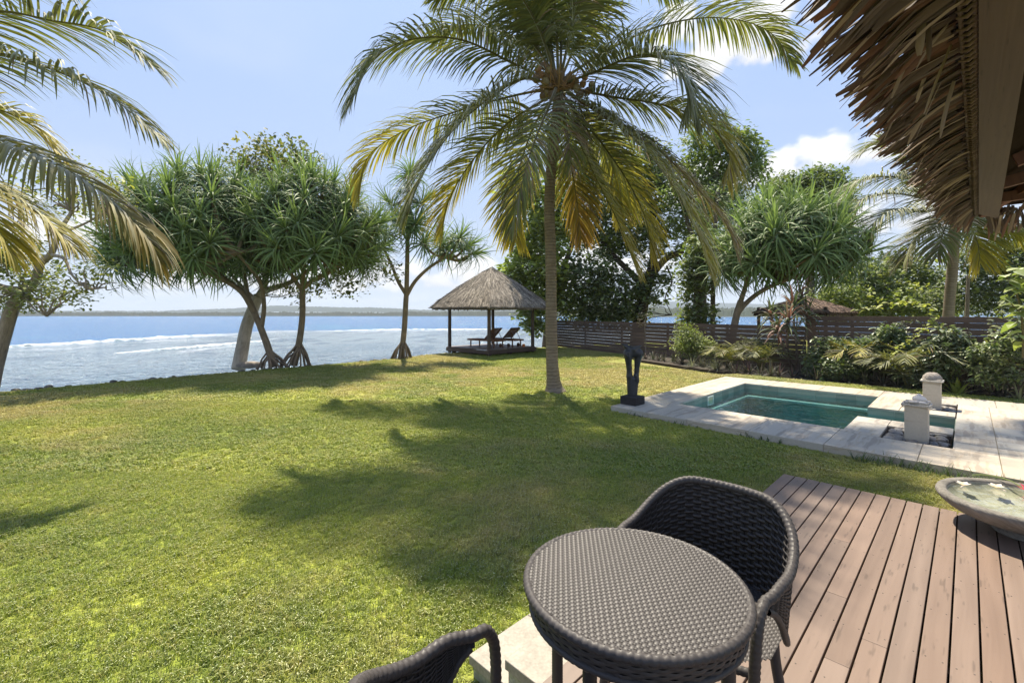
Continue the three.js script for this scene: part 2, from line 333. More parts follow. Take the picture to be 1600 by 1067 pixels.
// the terrace is a hair out of true with the deck
function pw(a, b, y = 0) { const t = (a - POOL.a0) / (POOL.a1 - POOL.a0); return ab(a + lerp(0.052 * b - 0.11, -0.024 * b + 0.06, t), b, y); }
const DECK = { a0: -1.6, a1: 4.837, b1: 1.23, b0: -3.4, y: 0.32 };
const dry = (x, z) => {                                // how straw-like the grass is here
  const a = fbm(x * 0.30 + 11, z * 0.30 + 4, 4), b = fbm(x * 1.1 + 2, z * 1.1 + 8, 4), c = fbm(x * 3.1, z * 3.1 + 31, 3);
  let v = smooth(0.44, 0.68, 0.5 * a + 0.32 * b + 0.18 * c);
  v += 0.75 * hump(x, -9.5, 3.2) * hump(z, -9.4, 1.3) * smooth(0.35, 0.6, b) + 0.9 * hump(x, 0.9, 2.0) * hump(z, -13.6, 1.8) * smooth(0.3, 0.6, b) + 0.5 * hump(x, -1.6, 2.2) * hump(z, -13, 1.4) * smooth(0.35, 0.6, b) + 0.6 * hump(x, -7.5, 2.8) * hump(z, -13.2, 0.9);
  return clamp(v);
};
const GREEN = [0.205, 0.268, 0.024], LIME = [0.405, 0.430, 0.046], STRAW = [0.50, 0.41, 0.155];
function grassColour(x, z, k) { const c = mix3(GREEN, LIME, clamp(fbm(x * 0.55 + 50, z * 0.55, 4) * 1.5 - 0.35 + (k - 0.5) * 0.7)); return mix3(c, STRAW, clamp(dry(x, z) * 0.66 + (k > 0.82 ? 0.32 : 0))); }
{
  const outer = SHORE.map(([x, z]) => new THREE.Vector2(x, -z));
  outer.push(new THREE.Vector2(90, -14), new THREE.Vector2(-60, -14));
  const shape = new THREE.Shape(outer);
  const hole = [pw(POOL.a0 + 0.1, POOL.b0 + 0.1), pw(POOL.a0 + 0.1, POOL.b1 - 0.1), pw(POOL.a1 - 0.1, POOL.b1 - 0.1), pw(POOL.a1 - 0.1, POOL.b0 + 0.1)];
  shape.holes.push(new THREE.Path(hole.map((q) => new THREE.Vector2(q.x, -q.z))));
  const g = new THREE.ShapeGeometry(shape);
  g.rotateX(-Math.PI / 2);
  const p = g.attributes.position, u = new Float32Array(p.count * 2), u1 = new Float32Array(p.count * 2);
  for (let k = 0; k < p.count; k++) { u[2 * k] = (p.getX(k) + 20) / 40; u[2 * k + 1] = (-p.getZ(k) + 4) / 40; u1[2 * k] = p.getX(k); u1[2 * k + 1] = p.getZ(k); }
  g.setAttribute('uv', new THREE.BufferAttribute(u, 2)); g.setAttribute('uv1', new THREE.BufferAttribute(u1, 2));
  const map = texture(2048, 2048, (a, b) => {
    const x = a * 40 - 20, z = -(b * 40 - 4), f = hash2(Math.floor(a * 2048), Math.floor(b * 2048)), c = grassColour(x, z, 0.25 + 0.5 * f);
    return c.map((q) => q * (0.55 + 0.55 * f * fbm(x * 14, z * 14, 2) + 0.2 * f));
  }, true);
  map.wrapS = map.wrapT = THREE.MirroredRepeatWrapping;
  const bump = texture(1024, 1024, (a, b) => pfbm(a, b, 70, 70, 4)); bump.channel = 1;
  structure('lawn', g, std({ map, bumpMap: bump, bumpScale: 0.03, roughness: 0.95 }));
}
// grass blades: dense near the deck, thinner farther off
function tuft(blades, h, w, seed, spread) {
  R = rng(seed); const mb = new MB();
  for (let k = 0; k < blades; k++) {
    const a = rr(0, 6.283), r = Math.sqrt(R()) * spread, x = Math.cos(a) * r, z = Math.sin(a) * r, t = rr(0, 6.283), lean = rr(0.35, 1.15), L = h * rr(0.6, 1.25), ww = w * rr(0.7, 1.2);
    const dx = Math.cos(t), dz = Math.sin(t), sx = -dz * ww / 2, sz = dx * ww / 2, s = rr(0.75, 1.2);
    mb.color(s, s, s * rr(0.8, 1.1));
    const p1 = [x + dx * L * lean * 0.35, L * 0.62, z + dz * L * lean * 0.35], p2 = [x + dx * L * lean, L * (1.05 - lean * 0.42), z + dz * L * lean];
    const i0 = mb.v(x - sx, -0.006, z - sz), i1 = mb.v(x + sx, -0.006, z + sz), i2 = mb.v(p1[0] + sx * 0.9, p1[1], p1[2] + sz * 0.9), i3 = mb.v(p1[0] - sx * 0.9, p1[1], p1[2] - sz * 0.9), i4 = mb.v(...p2);
    mb.quad(i0, i1, i2, i3); mb.tri(i3, i2, i4);
  }
  return mb.geo();
}
const onLawn = (x, z) => {
  const a = (x - z) * S2, b = (-x - z) * S2;
  if (a < DECK.a1 + 0.02 && b < DECK.b1 + 0.02) return false;
  if (a > 1.45 && a < 2.72 && b < 1.79) return false;
  if (a > POOL.a0 - 0.05 + 0.052 * b - 0.11 && a < POOL.a1 + 0.1 - 0.024 * b && b < POOL.b1 + 0.02) return false;
  if (a > 13.75 + smooth(3, 9, b) * 0.9 && b < 9.8) return false;
  for (let k = 1; k < SHORE.length - 1; k++) { const [x0, z0] = SHORE[k], [x1, z1] = SHORE[k + 1]; if (x >= x0 && x < x1) return z > lerp(z0, z1, (x - x0) / (x1 - x0)) + 0.2; }
  return x > -22;
};
{
  const mat = phys({ vertexColors: true, roughness: 0.9, transmission: 0.3, thickness: 0, side: THREE.DoubleSide, clearcoat: 0.2, clearcoatRoughness: 0.45 });
  const bands = [[1.7, 5.2, 1300, 11, 0.034, 0.0048, 0.032], [5.2, 9.5, 520, 12, 0.036, 0.0085, 0.05], [9.5, 24, 105, 12, 0.040, 0.016, 0.09]];
  bands.forEach(([d0, d1, perM, blades, h, w, spread], bi) => {
    const geo = tuft(blades, h, w, 100 + bi, spread), mats = [], cols = []; R = rng(500 + bi);
    const m = new THREE.Matrix4(), q = new THREE.Quaternion(), s = V(1, 1, 1), pos = V(0, 0, 0);
    const area = (d1 * d1 - d0 * d0) * 1.16;
    for (let k = 0; k < area * perM; k++) {
      const d = Math.sqrt(lerp(d0 * d0, d1 * d1, R())), x = rr(-1.16, 1.16) * d;
      if (!onLawn(x, -d)) continue;
      const n = fbm(x * 2.2, d * 2.2, 3);
      q.setFromAxisAngle(UP, rr(0, 6.283)); s.setScalar(rr(0.65, 1.25) * (0.62 + 0.78 * n)); pos.set(x, stripY((x + d) * S2, (d - x) * S2), -d);
      mats.push(...m.compose(pos, q, s).elements); cols.push(...grassColour(x, -d, R()));
    }
    if (bi === 2) for (let k = 0; k < 3600; k++) { const a = rr(13.14, 13.72), b = rr(-1.6, 5.5), p0 = ab(a, b, stripY(a, b)); q.setFromAxisAngle(UP, rr(0, 6.283)); s.setScalar(rr(0.6, 1.0)); mats.push(...m.compose(p0, q, s).elements); cols.push(...grassColour(p0.x, p0.z, R())); }
    const im = new THREE.InstancedMesh(geo, mat, mats.length / 16);
    im.instanceMatrix.array.set(mats); im.instanceColor = new THREE.InstancedBufferAttribute(new Float32Array(cols), 3);
    im.name = numbered('grass'); shadows(im); scene.add(im);
    tag(im, ['short green and straw coloured grass nearest the deck', 'short grass across the middle of the lawn', 'sunlit grass on the far part of the lawn'][bi], 'grass', null, 'stuff');
  });
}
// the narrow strip of turf behind the terrace lies level with its slabs
function stripY(a, b) { return a > 13.02 && a < 13.80 && b < 5.3 ? 0.085 * smooth(5.25, 4.6, b) : 0; }
{
  const mb = new MB(), as = [13.0, 13.08, 13.3, 13.55, 13.8], n = 60; let prev = -1;
  for (let k = 0; k <= n; k++) { const b = lerp(-4.4, 5.25, k / n), i = mb.n; for (const a of as) { const q = ab(a, b, Math.max(0.004, stripY(Math.min(13.79, Math.max(13.03, a)), b))), c = grassColour(q.x, q.z, 0.3 + 0.4 * hash2(k, a * 10)); mb.color(c[0] * 0.7, c[1] * 0.7, c[2] * 0.7); mb.vv(q, a, b); } if (prev >= 0) for (let j = 0; j < 4; j++) mb.quad(prev + j, prev + j + 1, i + j + 1, i + j); prev = i; }
  structure('lawn_strip', mb.geo(), std({ vertexColors: true, roughness: 0.95, bumpMap: T.fine, bumpScale: 0.02 }));
}
// longer weeds along the near foot of the terrace
function edgeWeeds(list, label) {
  const mb = new MB();
  for (const [q, n, L] of list) for (let k = 0; k < n; k++) {
    const a = rr(0, 6.283), d = V(Math.cos(a) * 0.6, 1, Math.sin(a) * 0.6).normalize(), s = rr(0.7, 1.25);
    mb.color(0.07 * s, 0.12 * s, 0.025 * s); strap(mb, q.clone().add(V(rr(-0.03, 0.03), 0, rr(-0.03, 0.03))), d, L * rr(0.5, 1.2), 0.012, 0.5, 4, 0.2);
  }
  const m = single('grass', mb.geo(), M.leaf, label, 'grass', null, 'stuff'); return m;
}
// a strap leaf: starts along dir, bends down under its weight
function strap(mb, base, dir, L, w, droop, segs = 6, fold = 0.3, taper = 1, kink = 0, tip = null) {
  const p = base.clone(), d = dir.clone().normalize(), side = V(0, 0, 0).crossVectors(d, UP); if (side.lengthSq() < 1e-4) side.set(1, 0, 0); side.normalize();
  const c0 = mb.col; let prev = -1;
  for (let k = 0; k <= segs; k++) {
    const t = k / segs, ww = w * 0.5 * Math.pow(Math.max(0.03, 1 - Math.pow(t, 1.6 / taper)), 0.85) * (0.75 + 0.25 * Math.min(1, t * 5)), nrm = V(0, 0, 0).crossVectors(side, d).normalize();
    if (tip) mb.color(mix3(c0, tip, smooth(0.55, 1, t)));
    const s = mb.n;
    mb.v(p.x - side.x * ww, p.y - side.y * ww, p.z - side.z * ww, 0, t * L);
    mb.v(p.x - nrm.x * ww * fold, p.y - nrm.y * ww * fold, p.z - nrm.z * ww * fold, 0.5, t * L);
    mb.v(p.x + side.x * ww, p.y + side.y * ww, p.z + side.z * ww, 1, t * L);
    if (prev >= 0) { mb.quad(prev, prev + 1, s + 1, s); mb.quad(prev + 1, prev + 2, s + 2, s + 1); }
    prev = s;
    d.y -= droop / segs * (0.5 + t) + (kink && t > kink ? 0.9 / segs * 2 : 0); d.normalize();
    p.addScaledVector(d, L / segs);
  }
  mb.color(c0);
}

// ================================================================ SEA WALL: rubble along the edge of the lawn
{
  R = rng(21);
  const t = thing('sea_wall', 'low dark rubble wall along the seaward edge of the lawn', 'wall', V(0, 0, 0), 0, null, 'structure');
  const pts = SHORE.slice(1, 9).map(([x, z]) => V(x, 0, z)), mb = new MB(), variants = [];
  for (let k = 0; k < 6; k++) variants.push(jitter(ball(1), 0.16, 1.4).translate(0, 0, 0));
  for (let k = 0; k < pts.length - 1; k++) {
    const L = pts[k].distanceTo(pts[k + 1]), n = Math.round(L / 0.13), turn = -Math.atan2(pts[k + 1].z - pts[k].z, pts[k + 1].x - pts[k].x);
    for (let j = 0; j < n; j++) for (let row = 0; row < 3; row++) {
      const g = variants[Math.floor(R() * 6)].clone(), s = rr(0.08, 0.19); g.rotateY(rr(0, 6)); g.scale(s * 1.1, s * rr(0.5, 0.8), s);
      const q = V(0, 0, 0).lerpVectors(pts[k], pts[k + 1], (j + R()) / n); g.translate(q.x + rr(-0.1, 0.1), [-0.06, -0.03, -0.25][row] + rr(-0.05, 0.04), q.z + rr(-0.12, 0.12) - (row === 2 ? 0.2 : 0));
      const c = rr(0.10, 0.28); mb.color(c * 1.05, c, c * 0.9); mb.add(g);
    }
    mb.color(0.06, 0.055, 0.05); const c = V(0, 0, 0).lerpVectors(pts[k], pts[k + 1], 0.5), b = new THREE.BoxGeometry(L + 0.1, 1.6, 0.3); b.rotateY(turn); b.translate(c.x, -0.84, c.z); mb.add(b);
  }
  tag(mb.build('stone', M.rough, t), null, null, null, 'stuff');
}
// planting bed along the fence
{
  const pts = [[13.66, -6], [13.66, 0], [13.75, 3], [14.3, 6], [15.4, 8.6], [16.6, 9.9], [17.9, 9.9], [14.75, -0.4], [14.5, -6]].map(([a, b]) => ab(a, b));
  const s = new THREE.Shape(pts.map((q) => new THREE.Vector2(q.x, -q.z)));
  const g = new THREE.ExtrudeGeometry(s, { depth: 0.09, bevelEnabled: false }); g.rotateX(-Math.PI / 2); g.translate(0, 0.004, 0);
  structure('planting_bed', tint(boxUV(g), [0.055, 0.042, 0.032]), M.rough);
}
// ================================================================ POOL TERRACE
const WATER_Y = -0.035, TOP = 0.1;
const OPEN = { a0: 8.36, a1: 12.1, b0: 1.33, b1: 3.93 }, CHAN = { a0: 9.56, a1: 10.63, b0: 0.16, b1: 1.33 };
const BED1 = { a0: 8.18, a1: 9.09, b0: 0.18, b1: 0.885 }, BED2 = { a0: 11.06, a1: 11.95, b0: 0.14, b1: 0.885 };
// a block of the terrace between four grid lines, with a rounded upper edge
function slabGeo(a0, a1, b0, b1, y0, y1, gap = 0.003, r = 0.006) {
  a0 += gap; a1 -= gap; b0 += gap; b1 -= gap;
  const mb = new MB(), ring = (d, y) => [[a0 + d, b0 + d], [a1 - d, b0 + d], [a1 - d, b1 - d], [a0 + d, b1 - d]].map(([a, b]) => pw(a, b, y));
  const rings = [ring(0, y0), ring(0, y1 - r), ring(r * 0.3, y1 - r * 0.3), ring(r, y1)];
  const face = (A, B, C, D) => { const e = [A, B, C, D], n = V(0, 0, 0).crossVectors(V(0, 0, 0).subVectors(B, A), V(0, 0, 0).subVectors(C, A)).normalize(); const s = e.map((q) => { const a = (q.x - q.z) * S2, b = (-q.x - q.z) * S2; return Math.abs(n.y) > 0.7 ? mb.vv(q, a, b) : mb.vv(q, a + b, q.y); }); mb.quad(...s); };
  for (let k = 0; k < 3; k++) for (let j = 0; j < 4; j++) face(rings[k][j], rings[k][(j + 1) % 4], rings[k + 1][(j + 1) % 4], rings[k + 1][j]);
  face(rings[3][0], rings[3][1], rings[3][2], rings[3][3]);
  face(rings[0][3], rings[0][2], rings[0][1], rings[0][0]);
  return mb.geo();
}
const terrace = tag(thing('pool_terrace', 'pale limestone terrace and coping around the plunge pool', 'terrace', V(0, 0, 0)), null, null, null, 'structure');
{
  R = rng(31);
  const slabs = [];
  const P = POOL, row = (a0, a1, cuts) => { for (let k = 0; k < cuts.length - 1; k++) slabs.push([a0, a1, cuts[k], cuts[k + 1]]); };
  row(P.a0, BED1.a0, [-4.2, -3.2, -2.2, -1.25, -0.26, 0.43, 1.36, 2.3, 3.25, 3.95, P.b1]);
  slabs.push([BED1.a0, OPEN.a0, 0.885, 1.36], [BED1.a0, OPEN.a0, 1.36, 2.6], [BED1.a0, OPEN.a0, 2.6, 3.93]);      // strip beside the water
  row(OPEN.a0, OPEN.a1, [3.93, P.b1]); slabs.pop(); for (const [x, y] of [[8.18, 9.3], [9.3, 10.5], [10.5, 11.3], [11.3, 12.1]]) slabs.push([x, y, 3.93, P.b1]);
  row(OPEN.a1, P.a1, [-4.2, -3.2, -2.2, -1.25, -0.36, 0.5, 1.33, 2.4, 3.4, 3.93, P.b1]);
  slabs.push([OPEN.a0, BED1.a1, 0.885, 1.33], [BED1.a1, CHAN.a0, 0.885, 1.33], [BED1.a1, CHAN.a0, 0.16, 0.885]);  // in front of the channel
  slabs.push([CHAN.a1, BED2.a0, 0.16, 0.885], [CHAN.a1, BED2.a0, 0.885, 1.33], [BED2.a0, OPEN.a1, 0.885, 1.33], [BED2.a1, OPEN.a1, 0.16, 0.885]);
  const rows = [8.18, 8.62, 9.08, 9.56, 10.1, 10.63, 11.06, 11.5, 12.1];
  for (let k = 0; k < rows.length - 1; k++) for (const [b0, b1] of [[-0.26, 0.15], [-1.25, -0.26], [-2.2, -1.25], [-3.2, -2.2], [-4.2, -3.2]]) slabs.push([rows[k], rows[k + 1], b0, b1]);
  slabs.forEach(([a0, a1, b0, b1]) => {
    const s = rr(0.90, 1.06), w = rr(-0.02, 0.02), onEdge = a0 <= P.a0 + 0.01 || b1 >= P.b1 - 0.01 || a1 >= P.a1 - 0.01;
    const g = offsetUV(slabGeo(a0, a1, b0, b1, onEdge ? -0.02 : 0.03, TOP + rr(-0.0008, 0.0008)), rr(0, 9), rr(0, 9));
    mesh('slab', tint(g, [0.46 * s + w, 0.422 * s, 0.368 * s - w]), M.stone, terrace);
  });
  const base = new MB();                                             // mortar and footing under the slabs
  const solid = (a0, a1, b0, b1) => base.add(slabGeo(a0, a1, b0, b1, -0.06, 0.088, 0.012, 0.004));
  solid(P.a0, BED1.a0, P.b0, P.b1); solid(BED1.a0, OPEN.a0, 0.885, P.b1); solid(OPEN.a0, P.a1, 3.94, P.b1); solid(OPEN.a1, P.a1, P.b0, 3.93);
  solid(OPEN.a0, CHAN.a0, 0.885, 1.32); solid(BED1.a1, CHAN.a0, 0.16, 0.885); solid(CHAN.a1, BED2.a0, 0.16, 1.32); solid(BED2.a0, OPEN.a1, 0.885, 1.32); solid(BED2.a1, OPEN.a1, 0.16, 0.885); solid(BED1.a0, OPEN.a1, P.b0, 0.15);
  mesh('footing', tint(base.geo(), [0.36, 0.31, 0.22]), M.rough, terrace);
}
// the basin
const pool = thing('plunge_pool', 'small square plunge pool lined with grey-green stone tiles', 'pool', V(0, 0, 0));
{
  R = rng(37);
  const tileMat = std({ vertexColors: true, map: T.stone, roughness: 0.45, bumpMap: T.fine, bumpScale: 0.002 });
  const outline = [[OPEN.a0, OPEN.b0], [OPEN.a0, OPEN.b1], [OPEN.a1, OPEN.b1], [OPEN.a1, OPEN.b0], [CHAN.a1, OPEN.b0], [CHAN.a1, CHAN.b0], [CHAN.a0, CHAN.b0], [CHAN.a0, OPEN.b0]];
  const wall = new MB(); wall.color(0.08, 0.17, 0.175);
  for (let k = 0; k < 8; k++) {
    const [a0, b0] = outline[k], [a1, b1] = outline[(k + 1) % 8], L = Math.hypot(a1 - a0, b1 - b0), n = Math.round(L / 0.36), ux = (a1 - a0) / L, uy = (b1 - b0) / L, nx = uy, ny = -ux;
    const deep = k >= 4 && k <= 6 ? -0.5 : -0.82;
    const q = [[a0, b0, deep], [a1, b1, deep], [a1, b1, 0.06], [a0, b0, 0.06]].map(([a, b, y]) => { const p = pw(a - nx * 0.012, b - ny * 0.012, y); return wall.vv(p, (a + b), y); });
    wall.quad(...q);
    for (let j = 0; j < n; j++) for (const [y0, y1] of [[-0.14, 0.068], [-0.36, -0.146], [-0.58, -0.366]]) {
      if (y1 < deep) continue;
      const s0 = L * j / n + 0.002, s1 = L * (j + 1) / n - 0.002, th = 0.010 + rr(0, 0.0025), mb = new MB(), s = rr(0.8, 1.2), du = rr(0, 5);
      mb.color(0.20 * s, 0.245 * s, 0.215 * s);
      const c = (sv, y, o) => pw(a0 + ux * sv + nx * o, b0 + uy * sv + ny * o, y);
      const f = [[s0, y0], [s1, y0], [s1, y1], [s0, y1]], fi = f.map(([sv, y]) => mb.vv(c(sv, y, th - 0.012), sv + du, y)), bi = f.map(([sv, y]) => mb.vv(c(sv, y, -0.012), sv + du, y));
      mb.quad(...fi); for (let e = 0; e < 4; e++) mb.quad(fi[(e + 1) % 4], fi[e], bi[e], bi[(e + 1) % 4]);
      const g = mb.geo().toNonIndexed(); g.computeVertexNormals(); mesh('tile', g, tileMat, pool);
    }
  }
  mesh('wall', wall.geo(), tileMat, pool);
  const fl = new MB(), quadAB = (m, a0, a1, b0, b1, y) => { const s = [[a0, b0], [a1, b0], [a1, b1], [a0, b1]].map(([a, b]) => m.vv(pw(a, b, y), a, b)); m.quad(...s); };
  fl.color(0.02, 0.42, 0.50); quadAB(fl, OPEN.a0, OPEN.a1, OPEN.b0, OPEN.b1, -0.8); fl.color(0.18, 0.27, 0.24); quadAB(fl, CHAN.a0, CHAN.a1, CHAN.b0, OPEN.b0, -0.45);
  mesh('floor', fl.geo(), tileMat, pool);
  const ledge = (n, a0, a1, b0, b1, y, c) => mesh(n, tint(slabGeo(a0, a1, b0, b1, -0.79, y, 0.001, 0.01), c), tileMat, pool);
  ledge('ledge', OPEN.a0 + 0.02, OPEN.a1 - 0.02, OPEN.b1 - 0.14, OPEN.b1 - 0.02, -0.17, [0.12, 0.20, 0.18]);
  ledge('ledge', OPEN.a1 - 0.24, OPEN.a1 - 0.02, OPEN.b0 + 0.02, OPEN.b1 - 0.14, -0.17, [0.12, 0.20, 0.18]);
  const nose = (a0, a1, b0, b1) => mesh('nosing', tint(slabGeo(a0, a1, b0, b1, -0.20, -0.155, 0, 0.006), [0.27, 0.32, 0.29]), tileMat, pool);
  nose(OPEN.a0 + 0.02, OPEN.a1 - 0.30, OPEN.b1 - 0.185, OPEN.b1 - 0.12); nose(OPEN.a1 - 0.32, OPEN.a1 - 0.15, OPEN.b0 + 0.02, OPEN.b1 - 0.12);
  // skimmer: a white framed opening in the left wall
  const fr = new MB(); fr.color(0.7, 0.68, 0.58);
  for (const [a, y, sa, sy] of [[9.9, 0.045, 0.3, 0.022], [9.9, -0.125, 0.3, 0.022], [9.76, -0.04, 0.022, 0.15], [10.04, -0.04, 0.022, 0.15]]) { const g = new THREE.BoxGeometry(sa, sy, 0.03); g.rotateY(Math.PI / 4); const q = pw(a, OPEN.b1 - 0.005, y); g.translate(q.x, q.y, q.z); fr.add(g); }
  const sk = fr.build('skimmer', M.plain, pool);
  const fb = new THREE.BoxGeometry(0.25, 0.13, 0.012); fb.rotateY(Math.PI / 4); const fq = pw(9.9, OPEN.b1 - 0.004, -0.04); fb.translate(fq.x, fq.y, fq.z); mesh('flap', tint(fb, [0.5, 0.44, 0.28]), M.plain, sk);
  // water: a clear sheet with small ripples
  const ripple = texture(512, 512, (u, v) => pfbm(u, v, 5, 7, 4)); ripple.repeat.set(0.7, 0.7);
  const wt = new MB();
  for (const [a0, a1, b0, b1] of [[OPEN.a0, OPEN.a1, OPEN.b0, OPEN.b1], [CHAN.a0, CHAN.a1, CHAN.b0, OPEN.b0]]) quadAB(wt, a0, a1, b0, b1, WATER_Y);
  structure('pool_water', wt.geo(), phys({ color: new THREE.Color(0.62, 0.90, 0.95), transmission: 1, thickness: 0, roughness: 0.0, ior: 1.33, bumpMap: ripple, bumpScale: 0.035 }));
}
M.shell = std({ color: new THREE.Color(0.62, 0.56, 0.5), roughness: 0.6, map: T.speck }); M.shellB = std({ color: new THREE.Color(0.7, 0.66, 0.62), roughness: 0.6, map: T.speck });
M.pebble = [[0.20, 0.19, 0.18], [0.30, 0.285, 0.265], [0.13, 0.13, 0.135], [0.24, 0.215, 0.195]].map((c) => std({ color: new THREE.Color(...c), map: T.speck, roughness: 0.55 }));
// pebble beds with a pillar standing in each
const pebbleShapes = [];
{ R = rng(41); for (let k = 0; k < 6; k++) pebbleShapes.push(jitter(ball(2), 0.09, 0.9)); }
function pebbleBed(bed, pillar, label) {
  const t = thing('pebble_bed', label, 'pebble bed', pw((bed.a0 + bed.a1) / 2, (bed.b0 + bed.b1) / 2, 0)), o = t.position;
  const tray = new MB(); tray.color(0.16, 0.14, 0.12);
  const quad = (l) => { const s = l.map(([a, b, y]) => { const p = pw(a, b, y); return tray.v(p.x - o.x, p.y, p.z - o.z, a + b, y); }); tray.quad(...s); };
  quad([[bed.a0, bed.b0, -0.03], [bed.a1, bed.b0, -0.03], [bed.a1, bed.b1, -0.03], [bed.a0, bed.b1, -0.03]]);
  for (const [a, b, c, d] of [[bed.a0, bed.b0, bed.a1, bed.b0], [bed.a1, bed.b0, bed.a1, bed.b1], [bed.a1, bed.b1, bed.a0, bed.b1], [bed.a0, bed.b1, bed.a0, bed.b0]]) quad([[a, b, -0.03], [c, d, -0.03], [c, d, 0.07], [a, b, 0.07]]);
  tray.build('tray', M.rough, t);
  for (let i = 0; i < 11; i++) for (let j = 0; j < 8; j++) for (let l = 0; l < 2; l++) {
    const a = lerp(bed.a0 + 0.05, bed.a1 - 0.05, (i + rr(0.1, 0.9)) / 11), b = lerp(bed.b0 + 0.045, bed.b1 - 0.045, (j + rr(0.1, 0.9)) / 8);
    if (Math.abs(a - pillar[0]) < 0.16 && Math.abs(b - pillar[1]) < 0.15 || (l && R() < 0.45)) continue;
    const p = pw(a, b, l ? 0.062 + rr(0, 0.02) : 0.015), s = rr(0.075, 0.13), m = mesh('pebble', pebbleShapes[Math.floor(R() * 6)], M.pebble[Math.floor(R() * 4)], t);
    m.position.set(p.x - o.x, p.y, p.z - o.z); m.scale.set(s * 1.25, s * rr(0.5, 0.68), s); m.rotation.set(rr(-0.35, 0.35), rr(0, 6.28), rr(-0.3, 0.3));
  }
  return t;
}
const PIL1 = [8.56, 0.515], PIL2 = [11.42, 0.48];
pebbleBed(BED1, PIL1, 'square bed of grey pebbles nearest the deck, set in the pale terrace');
pebbleBed(BED2, PIL2, 'square bed of grey pebbles on the far side of the pool channel');
function pillar(p, h, label) {
  const t = thing('stone_pillar', label, 'pillar', pw(p[0], p[1], 0.0), Math.PI / 4 - 0.02), w = 0.245;
  mesh('shaft', tint(boxUV(soft(w, h + 0.03, w, 0.006).translate(0, (h + 0.03) / 2 - 0.03, 0)), [0.54, 0.49, 0.41]), M.stone, t);
  const cap = mesh('cap', tint(boxUV(soft(w + 0.07, 0.028, w + 0.07, 0.008, 2).translate(0, h + 0.0155, 0)), [0.56, 0.52, 0.46]), M.rough, t);
  mesh('cap', tint(boxUV(soft(w + 0.012, 0.022, w + 0.012, 0.006, 2).translate(0, h + 0.0415, 0)), [0.50, 0.46, 0.40]), M.rough, t);
  return t;
}
pillar(PIL1, 0.54, 'squat pale stone pillar nearest the deck, pale shells on its cap');
pillar(PIL2, 0.57, 'squat pale stone pillar on the far side of the pool channel, a rough coral lump on its cap');
{
  R = rng(43);
  const top1 = pw(PIL1[0], PIL1[1], 0.594), top2 = pw(PIL2[0], PIL2[1], 0.624);
  // coral lump
  const g = ball(5), p = g.attributes.position;
  for (let k = 0; k < p.count; k++) { const q = V(p.getX(k), p.getY(k), p.getZ(k)), n = fbm(q.x * 9 + 4, q.z * 9 + q.y * 7, 4), m = Math.abs(2 * fbm(q.x * 16, q.y * 16 + q.z * 16, 2) - 1); q.multiplyScalar(0.9 + 0.22 * n + 0.06 * m); p.setXYZ(k, q.x * 0.28, Math.max(-0.004, q.y * 0.23), q.z * 0.25); }
  g.computeVertexNormals();
  const coral = single('coral_lump', tint(g, [0.36, 0.32, 0.28]), M.rough, 'rough grey-brown coral lump on the far pillar', 'coral'); coral.position.copy(top2);
  // conch: a turned whorl with a flared lip
  const c = new MB();
  let prev = -1; for (let k = 0; k <= 90; k++) { const u = k / 90, a = u * 6.2832 * 4, rad = 0.065 * (1 - u) ** 1.2 + 0.004, y = 0.04 + 0.085 * u, s = c.n; c.color(mix3([0.60, 0.56, 0.52], [0.46, 0.44, 0.46], u)); for (let j = 0; j <= 8; j++) { const b = j / 8 * 6.2832, tr = 0.045 * (1 - u) + 0.005; c.v((rad * 0.55 + Math.cos(b) * tr) * Math.cos(a), y + Math.sin(b) * tr * 0.9, (rad * 0.55 + Math.cos(b) * tr) * Math.sin(a)); } if (prev >= 0) for (let j = 0; j < 8; j++) c.quad(prev + j, prev + j + 1, s + j + 1, s + j); prev = s; }
  const conch = single('conch_shell', c.geo(), M.plain, 'pale pointed conch shell standing on the near pillar', 'shell'); conch.position.copy(top1).add(V(0.03, -0.015, 0.0));
  // flat shells and a bit of bleached driftwood
  const sh = new THREE.SphereGeometry(0.5, 24, 12, 0, Math.PI * 2, 0, 1.5), q = sh.attributes.position;
  for (let k = 0; k < q.count; k++) { const a = Math.atan2(q.getZ(k), q.getX(k)), rb = 1 + 0.07 * Math.sin(a * 14); q.setXYZ(k, q.getX(k) * rb, q.getY(k) * 0.42 * rb, q.getZ(k) * rb); }
  sh.computeVertexNormals();
  [[-0.075, 0.05, 0.13, 'largest pale ribbed shell at the left on the near pillar'], [-0.02, 0.09, 0.10, 'small pale ribbed shell at the front of the near pillar'], [0.10, 0.03, 0.11, 'pale ribbed shell at the right on the near pillar']].forEach(([x, z, s, l], k) => { const m = single('seashell', sh, k === 1 ? M.shellB : M.shell, l, 'shell'); m.position.copy(top1).add(V(x, 0.0, z)); m.scale.set(s * 1.2, s, s * 0.9); m.rotation.y = k * 1.7; });
}
